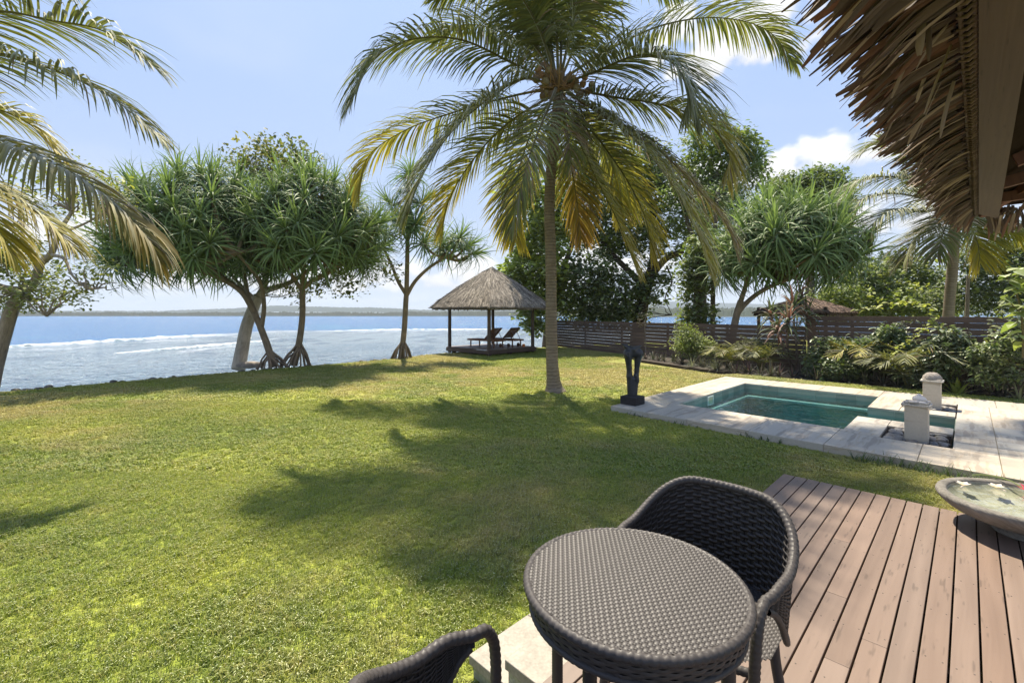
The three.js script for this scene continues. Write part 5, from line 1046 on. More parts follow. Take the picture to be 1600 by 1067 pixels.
  for (const [x, y] of [[841, 108], [850, 103], [857, 112], [846, 117], [862, 121], [852, 128], [838, 122], [853, 145], [862, 148], [848, 150], [902, 138], [911, 131], [918, 143], [906, 148], [899, 128], [925, 133], [914, 120], [858, 133]]) { const m = mesh('coconut', nut, nm[Math.floor(R() * 3)], t); m.position.copy(at(x, y, D - 0.34 + rr(-0.12, 0.1))); m.rotation.set(rr(-0.5, 0.5), rr(0, 6), rr(-0.5, 0.5)); m.scale.setScalar(rr(0.85, 1.1)); }
}
{
  R = rng(103);
  const t = thing('coconut_palm', 'near coconut palm at the left edge, only its fronds reaching into view', 'palm tree', V(0, 0, 0)), D = 6.6;
  const C = at(-235, 165, D), F = (l, o) => frond(t, [C.clone().add(V(rr(-0.1, 0.1), rr(-0.1, 0.1), rr(-0.1, 0.1))), ...l.map(([x, y, d]) => at(x, y, d))], { L: 0.82, n: 100, w: 0.038, dens: 1.5, ...o });
  palmTrunk(t, [at(-300, 700, 6.9).setY(0), at(-275, 500, 6.8), at(-250, 320, 6.7), C], (f) => 0.17 + 0.10 * Math.exp(-f * 10));
  F([[-120, 55, 6.5], [-10, 18, 6.5], [80, 32, 6.5], [160, 48, 6.5], [240, 104, 6.5]], { hang: 0.7, L: 0.8, base: [0.085, 0.12, 0.025] });
  F([[-110, 95, 6.3], [0, 84, 6.2], [80, 108, 6.2], [170, 150, 6.2], [248, 214, 6.2]], { hang: 0.9, L: 0.75, yellow: 0.15, base: [0.085, 0.115, 0.028] });
  F([[-120, 135, 7.2], [-20, 165, 7.6], [40, 190, 7.8], [88, 240, 7.9]], { hang: 0.7, L: 0.7, yellow: 0.8 });
  F([[-110, 190, 6.0], [-10, 215, 5.7], [90, 258, 5.6], [180, 318, 5.55], [238, 385, 5.55], [246, 412, 5.6]], { hang: 1.25, L: 0.78, yellow: 0.3, n: 125, w: 0.04, base: [0.12, 0.13, 0.03], tip: LEAFC.orange });
  F([[-120, 245, 6.9], [-20, 285, 7.2], [60, 335, 7.3], [112, 385, 7.3]], { hang: 0.9, L: 0.75, yellow: 0.5, brown: 0.3 });
  F([[-150, 250, 6.2], [-60, 290, 6.1], [-10, 350, 6.1], [20, 400, 6.2]], { hang: 0.8, L: 0.7, yellow: 0.75 });
  F([[-180, 40, 6.4], [-90, -60, 6.2], [20, -80, 6.0], [90, -30, 5.9]], { hang: 0.9, L: 0.8 });
  F([[-330, 60, 6.6], [-440, 30, 6.6], [-540, 120, 6.6]], {}); F([[-320, 200, 6.0], [-420, 270, 5.7], [-480, 380, 5.6]], {}); F([[-240, 20, 7.2], [-260, -80, 7.8], [-300, -60, 8.4]], {}); F([[-260, 200, 5.6], [-280, 260, 5.0], [-300, 380, 4.8]], {});
}
{
  R = rng(105);
  const t = thing('coconut_palm', 'coconut palm beyond the fence, its crown half hidden by the thatched eave', 'palm tree', V(0, 0, 0)), D = 16.5, C = at(1496, 322, D);
  palmTrunk(t, [at(1481, 572, D).setY(0), at(1483, 490, D), at(1489, 420, D), at(1493, 360, D), C], (f) => 0.165 - 0.02 * f + 0.05 * Math.exp(-f * 10));
  const F = (l, o) => frond(t, [C, ...l.map(([x, y, d]) => at(x, y, d))], { L: 0.95, n: 84, w: 0.045, r0: 0.045, ...o });
  F([[1450, 285, 16.5], [1400, 276, 16.5], [1345, 282, 16.5], [1300, 320, 16.5]], { hang: 1.1 }); F([[1445, 310, 16], [1390, 302, 15.8], [1340, 318, 15.6], [1322, 360, 15.6]], { hang: 0.9, brown: 0.1 });
  F([[1450, 330, 15.6], [1405, 328, 15.1], [1368, 346, 14.9], [1355, 385, 14.9]], { hang: 0.9, L: 1.0, base: [0.1, 0.12, 0.05] }); F([[1460, 260, 17], [1420, 230, 17.2], [1375, 222, 17.4], [1345, 240, 17.5]], { hang: 0.7 });
  F([[1465, 255, 16.8], [1430, 215, 17], [1390, 210, 17.2]], { hang: 0.7 }); F([[1462, 350, 16.6], [1430, 372, 16.6], [1415, 405, 16.6]], { hang: 0.6, brown: 0.5 });
  F([[1535, 340, 16.2], [1570, 358, 16], [1610, 372, 15.9]], { hang: 0.9, yellow: 0.3 }); F([[1515, 350, 16.5], [1528, 378, 16.5], [1532, 408, 16.5]], { hang: 0.5, yellow: 0.9 }); F([[1545, 300, 16.6], [1600, 290, 16.6], [1660, 320, 16.6]], {}); F([[1510, 250, 16.6], [1530, 190, 16.7], [1580, 160, 16.8]], {}); F([[1490, 250, 16], [1480, 180, 15.6], [1450, 150, 15.2]], {}); F([[1480, 350, 15.5], [1470, 380, 15.1], [1465, 400, 15]], { hang: 0.6, brown: 0.25 });
}

// ================================================================ PANDANUS (screw pines)
const rosettes = [];
for (let v = 0; v < 5; v++) {
  R = rng(120 + v); const mb = new MB();
  for (let k = 0; k < 62; k++) {
    const f = k / 62, az = k * 2.39996 + rr(-0.2, 0.2), tilt = lerp(0.08, 1.95, Math.pow(f, 0.85)) + rr(-0.12, 0.12), d = V(Math.sin(tilt) * Math.cos(az), Math.cos(tilt), Math.sin(tilt) * Math.sin(az)), s = rr(0.75, 1.3), old = f > 0.90 && R() < 0.6;
    mb.color(old ? [0.24 * s, 0.175 * s, 0.09 * s] : mix3([0.185, 0.27, 0.065], [0.085, 0.145, 0.042], f).map((x) => x * s));
    strap(mb, V(d.x * 0.05, -0.22 * f, d.z * 0.05), d, rr(0.9, 1.35) * (old ? 0.8 : 1), rr(0.05, 0.07), old ? 2.8 : rr(0.9, 2.5), 7, 0.42, 1, R() < 0.35 ? rr(0.45, 0.7) : 0);
  }
  rosettes.push(mb.geo());
}
const qUp = (d) => new THREE.Quaternion().setFromUnitVectors(UP, d.clone().normalize());
function rosette(t, pos, dir, s) { const m = mesh('leaf_tuft', rosettes[Math.floor(R() * 5)], M.strap, t); m.position.copy(pos); m.quaternion.copy(qUp(dir)).multiply(new THREE.Quaternion().setFromAxisAngle(UP, rr(0, 6.28))); m.scale.setScalar(s * rr(0.88, 1.14)); return m; }
function stiltRoots(t, foot, top, n, rad, r = 0.032) {
  for (let k = 0; k < n; k++) { const a = k / n * 6.283 + rr(-0.15, 0.15), e = V(foot.x + Math.cos(a) * rad * rr(0.75, 1.1), -0.03, foot.z + Math.sin(a) * rad * rr(0.75, 1.1)), s = top.clone().add(V(Math.cos(a) * 0.07, rr(-0.22, 0.08), Math.sin(a) * 0.07)), mb = new MB(), g = rr(0.8, 1.15); mb.color(0.29 * g, 0.235 * g, 0.18 * g); mb.tube([s, V(0, 0, 0).lerpVectors(s, e, 0.5).add(V(Math.cos(a) * 0.03, 0.04, Math.sin(a) * 0.03)), e], [r, r * 0.92, r * 0.85], 8); mb.build('stilt_root', M.bark, t); }
}
const limb = (t, pts, r, name = 'branch', col = [0.30, 0.245, 0.18]) => { const mb = new MB(); mb.color(col); mb.tube(curve(pts, 26), r, 10); return mb.build(name, M.bark, t); };
function pandanus(label, seed, trunkPts, trunkR, rootTop, rootRad, forks, heads, scale = 1) {
  R = rng(seed);
  const t = thing('pandanus_tree', label, 'pandanus', V(0, 0, 0));
  limb(t, trunkPts, trunkR, 'trunk');
  if (rootTop) stiltRoots(t, trunkPts[0], rootTop, 17, rootRad);
  const ends = forks.map(([pts, r]) => { limb(t, pts, r); return pts[pts.length - 1]; });
  for (const [h, dir] of heads) {                       // each tuft sits on a branch that leaves the nearest fork end
    let best = ends[0] ?? trunkPts.at(-1); for (const e of ends) if (e.distanceTo(h) < best.distanceTo(h)) best = e;
    const m = V(0, 0, 0).lerpVectors(best, h, 0.5); m.y -= 0.18 * best.distanceTo(h);
    limb(t, [best, m, h.clone().addScaledVector(dir, -0.1)], (f) => lerp(0.065, 0.045, f) * scale);
    rosette(t, h, dir, scale);
  }
  return t;
}
function dome(cx, cy, rx, ry, d, rd, n, seed, flat = 0.15) {   // tuft places over a dome
  R = rng(seed); const out = [], c = at(cx, cy, d), k = d / FOCAL;
  for (let i = 0; i < n; i++) {
    const y = lerp(-flat, 1, (i + 0.5) / n), a = i * 2.39996 + rr(-0.3, 0.3), q = Math.sqrt(Math.max(0, 1 - y * y)) , s = i % 3 === 2 ? 0.66 : 1;
    const p = V(c.x + Math.cos(a) * q * rx * k * s, c.y + y * ry * k * s, c.z + Math.sin(a) * q * rd * s);
    out.push([p, V(Math.cos(a) * q * 0.9, 0.55 + y * 0.9, Math.sin(a) * q * 0.9).normalize()]);
  }
  return out;
}
{
  const d = 15.4;
  pandanus('spreading pandanus on stilt roots at the left, its wide crown reaching farthest over the water', 131,
    [at(427, 574, d), at(420, 548, d), at(408, 515, d), at(397, 488, d)], (f) => 0.125 - 0.03 * f, at(421, 553, d), 0.5,
    [[[at(397, 488, d), at(388, 465, d), at(383, 440, d), at(378, 405, d)], (f) => 0.085 - 0.03 * f], [[at(397, 490, d), at(375, 455, d - 0.3), at(335, 432, d - 0.6), at(285, 416, d - 0.9), at(235, 402, d - 1)], (f) => 0.085 - 0.035 * f], [[at(400, 492, d), at(385, 462, d + 0.3), at(345, 430, d + 0.8), at(300, 395, d + 1.4)], (f) => 0.08 - 0.03 * f], [[at(408, 512, d), at(412, 480, d), at(405, 440, d - 0.5), at(370, 395, d - 1.2)], (f) => 0.08 - 0.03 * f]],
    [...dome(318, 384, 116, 108, d, 2.4, 88, 132, 0.34), [at(205, 372, d - 0.6), V(-0.8, 0.5, 0.2).normalize()], [at(222, 400, d - 1), V(-0.9, 0.15, 0.3).normalize()], [at(255, 398, d - 1.4), V(-0.6, 0.3, 0.6).normalize()], [at(182, 395, d - 0.3), V(-1, 0.1, 0.1).normalize()]]);
  const d2 = 15.9;
  pandanus('upright pandanus with a tall cone of stilt roots, right of the widest one', 133,
    [at(459, 571, d2), at(467, 535, d2), at(472, 495, d2), at(472, 452, d2)], (f) => 0.115 - 0.02 * f, at(467, 538, d2), 0.56,
    [[[at(472, 452, d2), at(485, 440, d2), at(515, 425, d2), at(552, 402, d2)], (f) => 0.085 - 0.025 * f], [[at(472, 455, d2), at(474, 420, d2), at(476, 385, d2)], (f) => 0.085 - 0.025 * f], [[at(472, 455, d2), at(452, 425, d2 - 0.3), at(432, 398, d2 - 0.7)], (f) => 0.075 - 0.02 * f]],
    [...dome(488, 380, 94, 100, d2, 2.2, 70, 134, 0.32), [at(568, 378, d2), V(0.8, 0.4, 0.2).normalize()], [at(555, 398, d2 - 0.8), V(0.8, 0.1, 0.5).normalize()], [at(590, 350, d2 - 0.3), V(0.8, 0.5, 0.2).normalize()]]);
  const d3 = 18.6;
  pandanus('slim pandanus on stilt roots just left of the thatched gazebo', 135,
    [at(626, 560, d3), at(631, 520, d3), at(634, 470, d3), at(635, 455, d3)], (f) => 0.12 - 0.02 * f, at(629, 530, d3), 0.45,
    [[[at(635, 455, d3), at(636, 410, d3), at(637, 350, d3), at(637, 305, d3)], (f) => 0.10 - 0.03 * f], [[at(633, 458, d3), at(622, 440, d3), at(612, 415, d3), at(600, 390, d3)], (f) => 0.08 - 0.03 * f], [[at(635, 462, d3), at(648, 440, d3), at(668, 420, d3), at(695, 402, d3)], (f) => 0.085 - 0.03 * f]],
    [[at(637, 292, d3), V(0.1, 1, 0.1)], [at(610, 318, d3), V(-0.7, 0.7, 0.2)], [at(660, 315, d3 - 0.4), V(0.7, 0.6, 0.3)], [at(625, 345, d3 - 0.7), V(-0.4, 0.3, 0.8)], [at(600, 362, d3), V(-0.8, 0.4, 0.2)], [at(648, 350, d3 - 0.5), V(0.5, 0.2, 0.8)], [at(640, 270, d3 + 0.6), V(0.2, 1, -0.4)], [at(588, 385, d3 - 0.2), V(-0.8, 0.3, 0.2)], [at(662, 378, d3 - 0.4), V(0.5, 0.5, 0.5)], [at(700, 388, d3), V(0.4, 0.8, 0.1)], [at(730, 385, d3), V(0.9, 0.5, 0)], [at(718, 372, d3 - 0.6), V(0.5, 0.7, 0.6)], [at(742, 395, d3 + 0.3), V(1, 0.1, 0)], [at(690, 380, d3 + 0.6), V(-0.2, 0.8, -0.5)]].map(([p, v]) => [p, v.normalize()]));
  const d4 = 16.6;
  pandanus('big pandanus with long shining leaves behind the fence, right of the tall coconut palm', 137,
    [at(1140, 568, d4), at(1146, 520, d4), at(1152, 490, d4), at(1158, 470, d4)], (f) => 0.14 - 0.03 * f, null, 0,
    [[[at(1150, 495, d4), at(1162, 478, d4), at(1190, 455, d4), at(1232, 436, d4)], (f) => 0.10 - 0.03 * f], [[at(1158, 470, d4), at(1166, 445, d4), at(1172, 415, d4)], (f) => 0.09 - 0.03 * f], [[at(1230, 436, d4), at(1260, 425, d4 - 0.4), at(1285, 405, d4 - 0.6)], (f) => 0.07 - 0.02 * f]],
    [...dome(1228, 405, 88, 82, d4, 2.2, 56, 138), [at(1170, 345, d4 + 0.5), V(-0.3, 0.9, -0.2)], [at(1128, 420, d4), V(-0.8, 0.4, 0.3)], [at(1150, 378, d4 - 0.4), V(-0.5, 0.8, 0.3)], [at(1125, 385, d4 + 0.8), V(-0.6, 0.7, 0)], [at(1310, 405, d4), V(0.9, 0.3, 0.2)], [at(1300, 370, d4 + 0.2), V(0.7, 0.7, 0)]].map(([p, v]) => [p, v.normalize()]), 1.2);
}

// ================================================================ BROADLEAVED TREES
const clusterCache = new Map();
function leafClusters(L, n, r, wide) {
  const key = [L, n, r, wide].join(); if (clusterCache.has(key)) return clusterCache.get(key);
  const out = [];
  for (let v = 0; v < 3; v++) {
    const mb = new MB(), rnd = rng(900 + v + Math.round(L * 1000)), q = (a, b) => a + (b - a) * rnd();
    for (let k = 0; k < n; k++) {
      const u = q(-1, 1), a = q(0, 6.283), rad = r * Math.cbrt(rnd()), s = Math.sqrt(1 - u * u), c = V(Math.cos(a) * s * rad, u * rad * 0.75, Math.sin(a) * s * rad), az = q(0, 6.283), el = q(-0.75, 0.55), d = V(Math.cos(az) * Math.cos(el), Math.sin(el), Math.sin(az) * Math.cos(el)), side = V(-Math.sin(az), q(-0.35, 0.35), Math.cos(az)).normalize(), l = L * q(0.65, 1.2), w = l * wide * 0.5, nn = V(0, 0, 0).crossVectors(side, d), br = q(0.7, 1.3); mb.color(br, br, br * q(0.85, 1.1));
      const P = (f, o, z) => mb.v(c.x + d.x * l * f + side.x * w * o + nn.x * z * l, c.y + d.y * l * f + side.y * w * o + nn.y * z * l, c.z + d.z * l * f + side.z * w * o + nn.z * z * l);
      const i0 = P(0, 0, 0), i1 = P(0.38, -0.85, 0.05), i2 = P(0.38, 0, -0.03), i3 = P(0.38, 0.85, 0.05), i4 = P(0.75, -0.8, 0.01), i5 = P(0.75, 0, -0.06), i6 = P(0.75, 0.8, 0.01), i7 = P(1, 0, -0.16);
      mb.tri(i0, i2, i1); mb.tri(i0, i3, i2); mb.quad(i1, i2, i5, i4); mb.quad(i2, i3, i6, i5); mb.tri(i4, i5, i7); mb.tri(i5, i6, i7);
    }
    out.push(mb.geo());
  }
  clusterCache.set(key, out); return out;
}
// crown blobs are [px, py, rx px, ry px, metres ahead, depth ratio, clusters]
function crown(t, blobs, o) {
  const geos = leafClusters(o.leaf, o.per ?? 22, o.size ?? 0.38, o.wide ?? 0.62), lists = [[], [], []], cols = [[], [], []], m = new THREE.Matrix4(), q = new THREE.Quaternion(), e = new THREE.Euler(), s = V(1, 1, 1);
  for (const [px, py, rx, ry, d, dr, n] of blobs) {
    const c = at(px, py, d), k = d / FOCAL;
    for (let i = 0; i < n; i++) {
      const u = rr(-1, 1), a = rr(0, 6.283), w = Math.sqrt(1 - u * u), rad = Math.pow(R(), 0.42) * (0.78 + 0.42 * fbm(a * 1.6 + px, u * 2.2 + py, 3)), g = Math.floor(R() * 3), p = V(c.x + Math.cos(a) * w * rad * rx * k, c.y + u * rad * ry * k, c.z + Math.sin(a) * w * rad * rx * k * dr);
      if (p.y < 0.1) continue;
      e.set(rr(-0.4, 0.4), rr(0, 6.283), rr(-0.4, 0.4)); q.setFromEuler(e); s.setScalar(rr(0.7, 1.25));
      lists[g].push(...m.compose(p, q, s).elements);
      const col = mix3(o.col, o.col2 ?? o.col, R() * R()); const b = rr(0.75, 1.25); cols[g].push(col[0] * b, col[1] * b, col[2] * b);
    }
  }
  for (let g = 0; g < 3; g++) if (lists[g].length) {
    const im = shadows(new THREE.InstancedMesh(geos[g], o.mat ?? M.leaf, lists[g].length / 16)); im.instanceMatrix.array.set(lists[g]); im.instanceColor = new THREE.InstancedBufferAttribute(new Float32Array(cols[g]), 3); im.name = 'crown'; im.userData.kind = 'stuff'; t.add(im);
  }
}
function tree(name, label, category, seed, trunk, branches, blobs, o) {
  R = rng(seed); const t = thing(name, label, category, V(0, 0, 0));
  if (trunk) limb(t, trunk[0], trunk[1], 'trunk', o.bark ?? [0.17, 0.14, 0.115]);
  for (const [pts, r] of branches) limb(t, pts, r, 'branch', o.bark ?? [0.17, 0.14, 0.115]);
  if (o.twigs) { const tw = new MB(); tw.color((o.bark ?? [0.17, 0.14, 0.115]).map((x) => x * 0.9)); const ends = [...branches.map(([p]) => p.at(-1)), ...(trunk ? [trunk[0].at(-1)] : [])]; for (const [px, py, rx, ry, d, dr] of blobs) for (let k = 0; k < o.twigs; k++) { const c = at(px, py, d), kk = d / FOCAL, e = V(c.x + rr(-1, 1) * rx * kk * 0.85, c.y + rr(-0.9, 0.9) * ry * kk * 0.85, c.z + rr(-1, 1) * rx * kk * dr * 0.8); let s = ends[0]; for (const q of ends) if (q.distanceTo(e) < s.distanceTo(e)) s = q; tw.tube(curve(wander(s, e, 5, 0.10), 9), (f) => 0.026 * (1 - 0.75 * f), 5, false); } tag(tw.build('twig', M.bark, t), null, null, null, 'stuff'); }
  crown(t, blobs, o); return t;
}
const DARK = [0.105, 0.155, 0.034], MID = [0.090, 0.14, 0.030], BRIGHT = [0.17, 0.23, 0.045];
const WHITE_BARK = [0.62, 0.57, 0.50];
// left shore tree
tree('shore_tree', 'gnarled pale-barked shore tree with thin leaves at the left edge', 'tree', 201,
  [[at(-16, 606, 11.6), at(-8, 570, 11.6), at(6, 520, 11.6), at(20, 478, 11.6), at(36, 452, 11.6)], (f) => 0.17 - 0.04 * f],
  [[[at(36, 452, 11.6), at(54, 440, 11.6), at(62, 412, 11.6), at(78, 398, 11.6), at(92, 362, 11.6), at(112, 330, 11.8)], (f) => 0.12 - 0.08 * f], [[at(62, 414, 11.6), at(40, 385, 11.8), at(32, 350, 12), at(30, 310, 12.2)], (f) => 0.06 - 0.04 * f], [[at(78, 398, 11.6), at(100, 405, 11.2), at(112, 430, 11), at(135, 452, 10.9)], (f) => 0.045 - 0.03 * f], [[at(36, 455, 11.6), at(5, 450, 11.8), at(-40, 430, 12), at(-90, 390, 12.2)], (f) => 0.11 - 0.06 * f], [[at(92, 365, 11.6), at(130, 350, 11.8), at(165, 330, 12)], (f) => 0.04 - 0.025 * f], [[at(38, 462, 11.5), at(52, 482, 11.2), at(72, 494, 11)], (f) => 0.03 - 0.02 * f]],
  [[22, 405, 50, 42, 11.6, 1.2, 120], [85, 452, 56, 28, 11.5, 1.2, 60], [60, 290, 65, 48, 12, 1, 46], [135, 290, 52, 44, 12, 1, 40], [140, 430, 40, 24, 11.4, 1, 20], [10, 470, 40, 20, 11.6, 1.2, 30], [-60, 380, 60, 60, 12, 1, 50], [165, 330, 40, 26, 12, 1, 14], [45, 478, 40, 14, 11.6, 1, 12]],
  { leaf: 0.13, per: 12, size: 0.32, wide: 0.6, col: [0.22, 0.27, 0.045], col2: [0.38, 0.38, 0.06], bark: [0.40, 0.345, 0.285], twigs: 9 });
// leaning white trunk behind the pandanus
tree('shore_tree', 'leaning smooth white trunk rising behind the two left pandanus', 'tree', 203,
  [[at(372, 577, 16.6), at(378, 545, 16.6), at(385, 510, 16.6), at(398, 475, 16.6), at(404, 462, 16.6)], (f) => 0.235 - 0.06 * f],
  [[[at(403, 465, 16.6), at(412, 448, 16.6), at(416, 420, 16.7), at(420, 360, 17), at(430, 290, 17.2)], (f) => 0.14 - 0.08 * f], [[at(406, 455, 16.6), at(428, 450, 16.7), at(455, 440, 17), at(490, 415, 17.3), at(520, 380, 17.4)], (f) => 0.12 - 0.07 * f], [[at(400, 470, 16.6), at(370, 440, 16.9), at(340, 400, 17.2)], (f) => 0.08 - 0.05 * f]],
  [[432, 252, 62, 34, 17.3, 1, 150], [380, 258, 40, 28, 17.3, 1, 50], [475, 266, 36, 26, 17.3, 1, 50], [470, 450, 46, 22, 16.9, 1, 34], [540, 438, 44, 30, 16.9, 1, 34], [595, 418, 34, 34, 17.2, 1, 26]],
  { leaf: 0.15, per: 12, size: 0.36, wide: 0.62, col: [0.11, 0.145, 0.03], col2: [0.27, 0.24, 0.045], bark: WHITE_BARK, twigs: 10 });
R = rng(204); { const rk = thing('shore_rocks', 'pale boulder at the foot of the leaning white trunk', 'rock', V(0, 0, 0)); for (const [x, y, s] of [[392, 576, 0.5], [402, 573, 0.42], [380, 579, 0.36]]) { const m = mesh('boulder', tint(jitter(ball(3), 0.12, 1.3), [0.36, 0.32, 0.28]), M.rough, rk); m.position.copy(at(x, y, 16.2)); m.position.y = 0.0; m.scale.set(s * 1.3, s * 0.55, s); } }
// the dense dark tree behind the palm
tree('sea_almond_tree', 'bright round-leaved tree behind the gazebo, its lowest leaves hanging beside the posts', 'tree', 205,
  [[at(855, 543, 25), at(858, 510, 25), at(866, 470, 25), at(880, 420, 25)], (f) => 0.30 - 0.10 * f],
  [[[at(868, 465, 25), at(840, 420, 24.6), at(820, 370, 24.4)], (f) => 0.14 - 0.09 * f], [[at(880, 420, 25), at(900, 360, 25), at(900, 300, 25)], (f) => 0.15 - 0.09 * f]],
  [[832, 408, 52, 66, 24.4, 0.8, 240], [816, 300, 32, 44, 24.6, 0.9, 70], [858, 340, 46, 60, 25, 0.8, 170], [835, 492, 28, 40, 23.9, 0.8, 75], [805, 440, 26, 30, 24.2, 0.8, 50], [870, 452, 34, 42, 24.8, 0.8, 80]],
  { leaf: 0.27, per: 18, size: 0.5, wide: 0.7, col: [0.26, 0.34, 0.055], col2: [0.42, 0.46, 0.07] });
tree('sea_almond_tree', 'dense dark tree with a leaning trunk behind the lower fence, right of the palm trunk', 'tree', 207,
  [[at(994, 552, 25.4), at(1000, 500, 25.4), at(1008, 455, 25.4), at(1020, 420, 25.4)], (f) => 0.42 - 0.12 * f],
  [[[at(1015, 435, 25.4), at(1040, 405, 25), at(1068, 392, 24.8)], (f) => 0.22 - 0.08 * f], [[at(1010, 450, 25.4), at(960, 400, 25.6), at(920, 350, 25.8)], (f) => 0.2 - 0.12 * f], [[at(1020, 420, 25.4), at(1020, 350, 25.4), at(1010, 280, 25.6)], (f) => 0.2 - 0.12 * f], [[at(1042, 415, 25), at(1050, 440, 24.8), at(1040, 465, 24.7), at(1050, 492, 24.6)], (f) => 0.05 - 0.035 * f], [[at(1060, 395, 24.8), at(1078, 430, 24.6), at(1070, 470, 24.6)], (f) => 0.05 - 0.035 * f]],
  [[925, 455, 68, 54, 25, 0.7, 330], [950, 350, 80, 70, 26, 0.8, 360], [1000, 270, 66, 62, 26, 0.8, 240], [1030, 370, 46, 52, 25.4, 0.8, 120], [1004, 452, 36, 40, 25, 0.7, 60], [905, 280, 50, 50, 26, 0.8, 130], [960, 488, 60, 22, 25.4, 0.6, 110], [1042, 440, 18, 22, 24.8, 0.8, 14]],
  { leaf: 0.25, per: 18, size: 0.5, wide: 0.66, col: DARK, col2: [0.20, 0.25, 0.045], bark: [0.10, 0.08, 0.065], twigs: 5 });
{ // tall mixed tree at the right of the palm
  const t = tree('tall_tree', 'tall leafy tree with spiky tufts near its top, behind the right side of the palm', 'tree', 209,
    [[at(1096, 560, 22), at(1096, 500, 22), at(1098, 430, 22), at(1105, 340, 22), at(1120, 270, 22)], (f) => 0.28 - 0.13 * f],
    [[[at(1100, 420, 22), at(1070, 330, 22), at(1060, 260, 22)], (f) => 0.13 - 0.08 * f], [[at(1108, 330, 22), at(1140, 280, 21.6), at(1165, 240, 21.5)], (f) => 0.11 - 0.06 * f]],
    [[1110, 250, 52, 60, 22.5, 0.9, 190], [1150, 230, 38, 34, 22, 0.9, 90], [1080, 310, 52, 56, 22.4, 0.9, 170], [1140, 320, 46, 50, 22.6, 0.9, 130], [1178, 268, 22, 34, 22, 0.9, 40], [1095, 372, 36, 40, 22.4, 0.9, 70]],
    { leaf: 0.22, per: 16, size: 0.42, wide: 0.55, col: [0.15, 0.22, 0.044], col2: [0.30, 0.36, 0.06] });
  for (const [x, y, v] of [[1103, 185, V(-0.2, 1, 0)], [1130, 195, V(0.2, 1, 0.1)], [1085, 215, V(-0.5, 0.8, 0.1)], [1184, 245, V(0.8, 0.7, 0)], [1172, 262, V(0.7, 0.3, 0.4)], [1160, 235, V(0.2, 1, 0.3)], [1105, 305, V(-0.4, 0.6, 0.6)], [1130, 330, V(0.2, 0.6, 0.7)], [1150, 300, V(0.4, 0.7, 0.5)]]) rosette(t, at(x, y, 21.4), v.normalize(), 0.85);
}
tree('vine_covered_trunk', 'trunk wrapped in climbing vine leaves, standing behind the lower fence', 'tree', 211,
  [[at(1090, 575, 18), at(1090, 500, 18), at(1092, 430, 18), at(1098, 370, 18)], (f) => 0.17 - 0.03 * f], [],
  [[1086, 445, 24, 52, 18, 1, 95], [1094, 395, 26, 30, 18, 1, 45], [1090, 492, 30, 26, 18, 1, 55]], { leaf: 0.2, per: 16, size: 0.3, wide: 0.6, col: [0.12, 0.175, 0.036], col2: [0.26, 0.31, 0.055] });
tree('slim_tree', 'slim bare brown trunk between the vine-covered trunk and the big pandanus', 'tree', 212,
  [[at(1114, 572, 18.6), at(1114, 500, 18.6), at(1115, 430, 18.6), at(1118, 340, 18.6), at(1122, 300, 18.6)], (f) => 0.10 - 0.02 * f], [], [[1122, 320, 36, 40, 18.8, 1, 50]], { leaf: 0.2, per: 14, size: 0.36, wide: 0.5, col: MID, col2: BRIGHT });
// rounded tree on the skyline and the wood to the right of it
tree('skyline_tree', 'round sunlit tree crown standing above the big pandanus', 'tree', 213,
  [[at(1268, 560, 31), at(1266, 450, 31), at(1262, 340, 31)], (f) => 0.35 - 0.15 * f], [],
  [[1232, 300, 40, 30, 31, 0.9, 190], [1285, 290, 42, 30, 31, 0.9, 210], [1262, 330, 62, 34, 31.5, 0.9, 220], [1310, 318, 26, 26, 31, 0.9, 70], [1210, 325, 24, 22, 31, 0.9, 60]], { leaf: 0.26, per: 16, size: 0.5, wide: 0.6, col: [0.12, 0.18, 0.034], col2: [0.25, 0.30, 0.05] });
tree('background_tree', 'broad yellow-green tree behind the fence, between the big pandanus and the farther palm trunk', 'tree', 215,
  [[at(1400, 545, 27), at(1392, 490, 27), at(1380, 450, 27)], (f) => 0.26 - 0.1 * f], [[[at(1388, 470, 27), at(1350, 462, 26.6), at(1310, 465, 26)], (f) => 0.14 - 0.07 * f]],
  [[1345, 440, 60, 40, 26, 0.8, 230], [1415, 425, 52, 38, 27, 0.8, 200], [1385, 470, 85, 26, 25.5, 0.8, 240], [1310, 470, 50, 26, 24.5, 0.8, 120], [1455, 455, 36, 40, 27, 0.8, 120]], { leaf: 0.24, per: 16, size: 0.48, wide: 0.6, col: [0.15, 0.21, 0.038], col2: [0.36, 0.39, 0.06] });
tree('background_tree', 'deep green shady tree behind the fence at the far right, past the farther palm trunk', 'tree', 217,
  [[at(1512, 560, 21), at(1512, 490, 21), at(1514, 430, 21)], (f) => 0.10 - 0.04 * f], [],
  [[1540, 420, 48, 44, 22, 0.8, 190], [1600, 400, 50, 52, 22, 0.8, 210], [1560, 468, 66, 32, 22, 0.8, 190], [1640, 450, 50, 60, 22, 0.8, 160], [1475, 470, 30, 30, 23, 0.8, 50], [1620, 370, 40, 26, 22, 0.9, 70]], { leaf: 0.2, per: 18, size: 0.44, wide: 0.55, col: [0.075, 0.115, 0.028], col2: [0.21, 0.27, 0.05] });
tree('background_tree', 'farthest low trees on the headland edge behind the neighbour shelter', 'tree', 219, null, [],
  [[1335, 478, 60, 18, 30, 0.8, 120], [1450, 478, 70, 22, 31, 0.8, 140]], { leaf: 0.24, per: 16, size: 0.5, wide: 0.6, col: [0.10, 0.15, 0.03], col2: [0.25, 0.29, 0.048] });
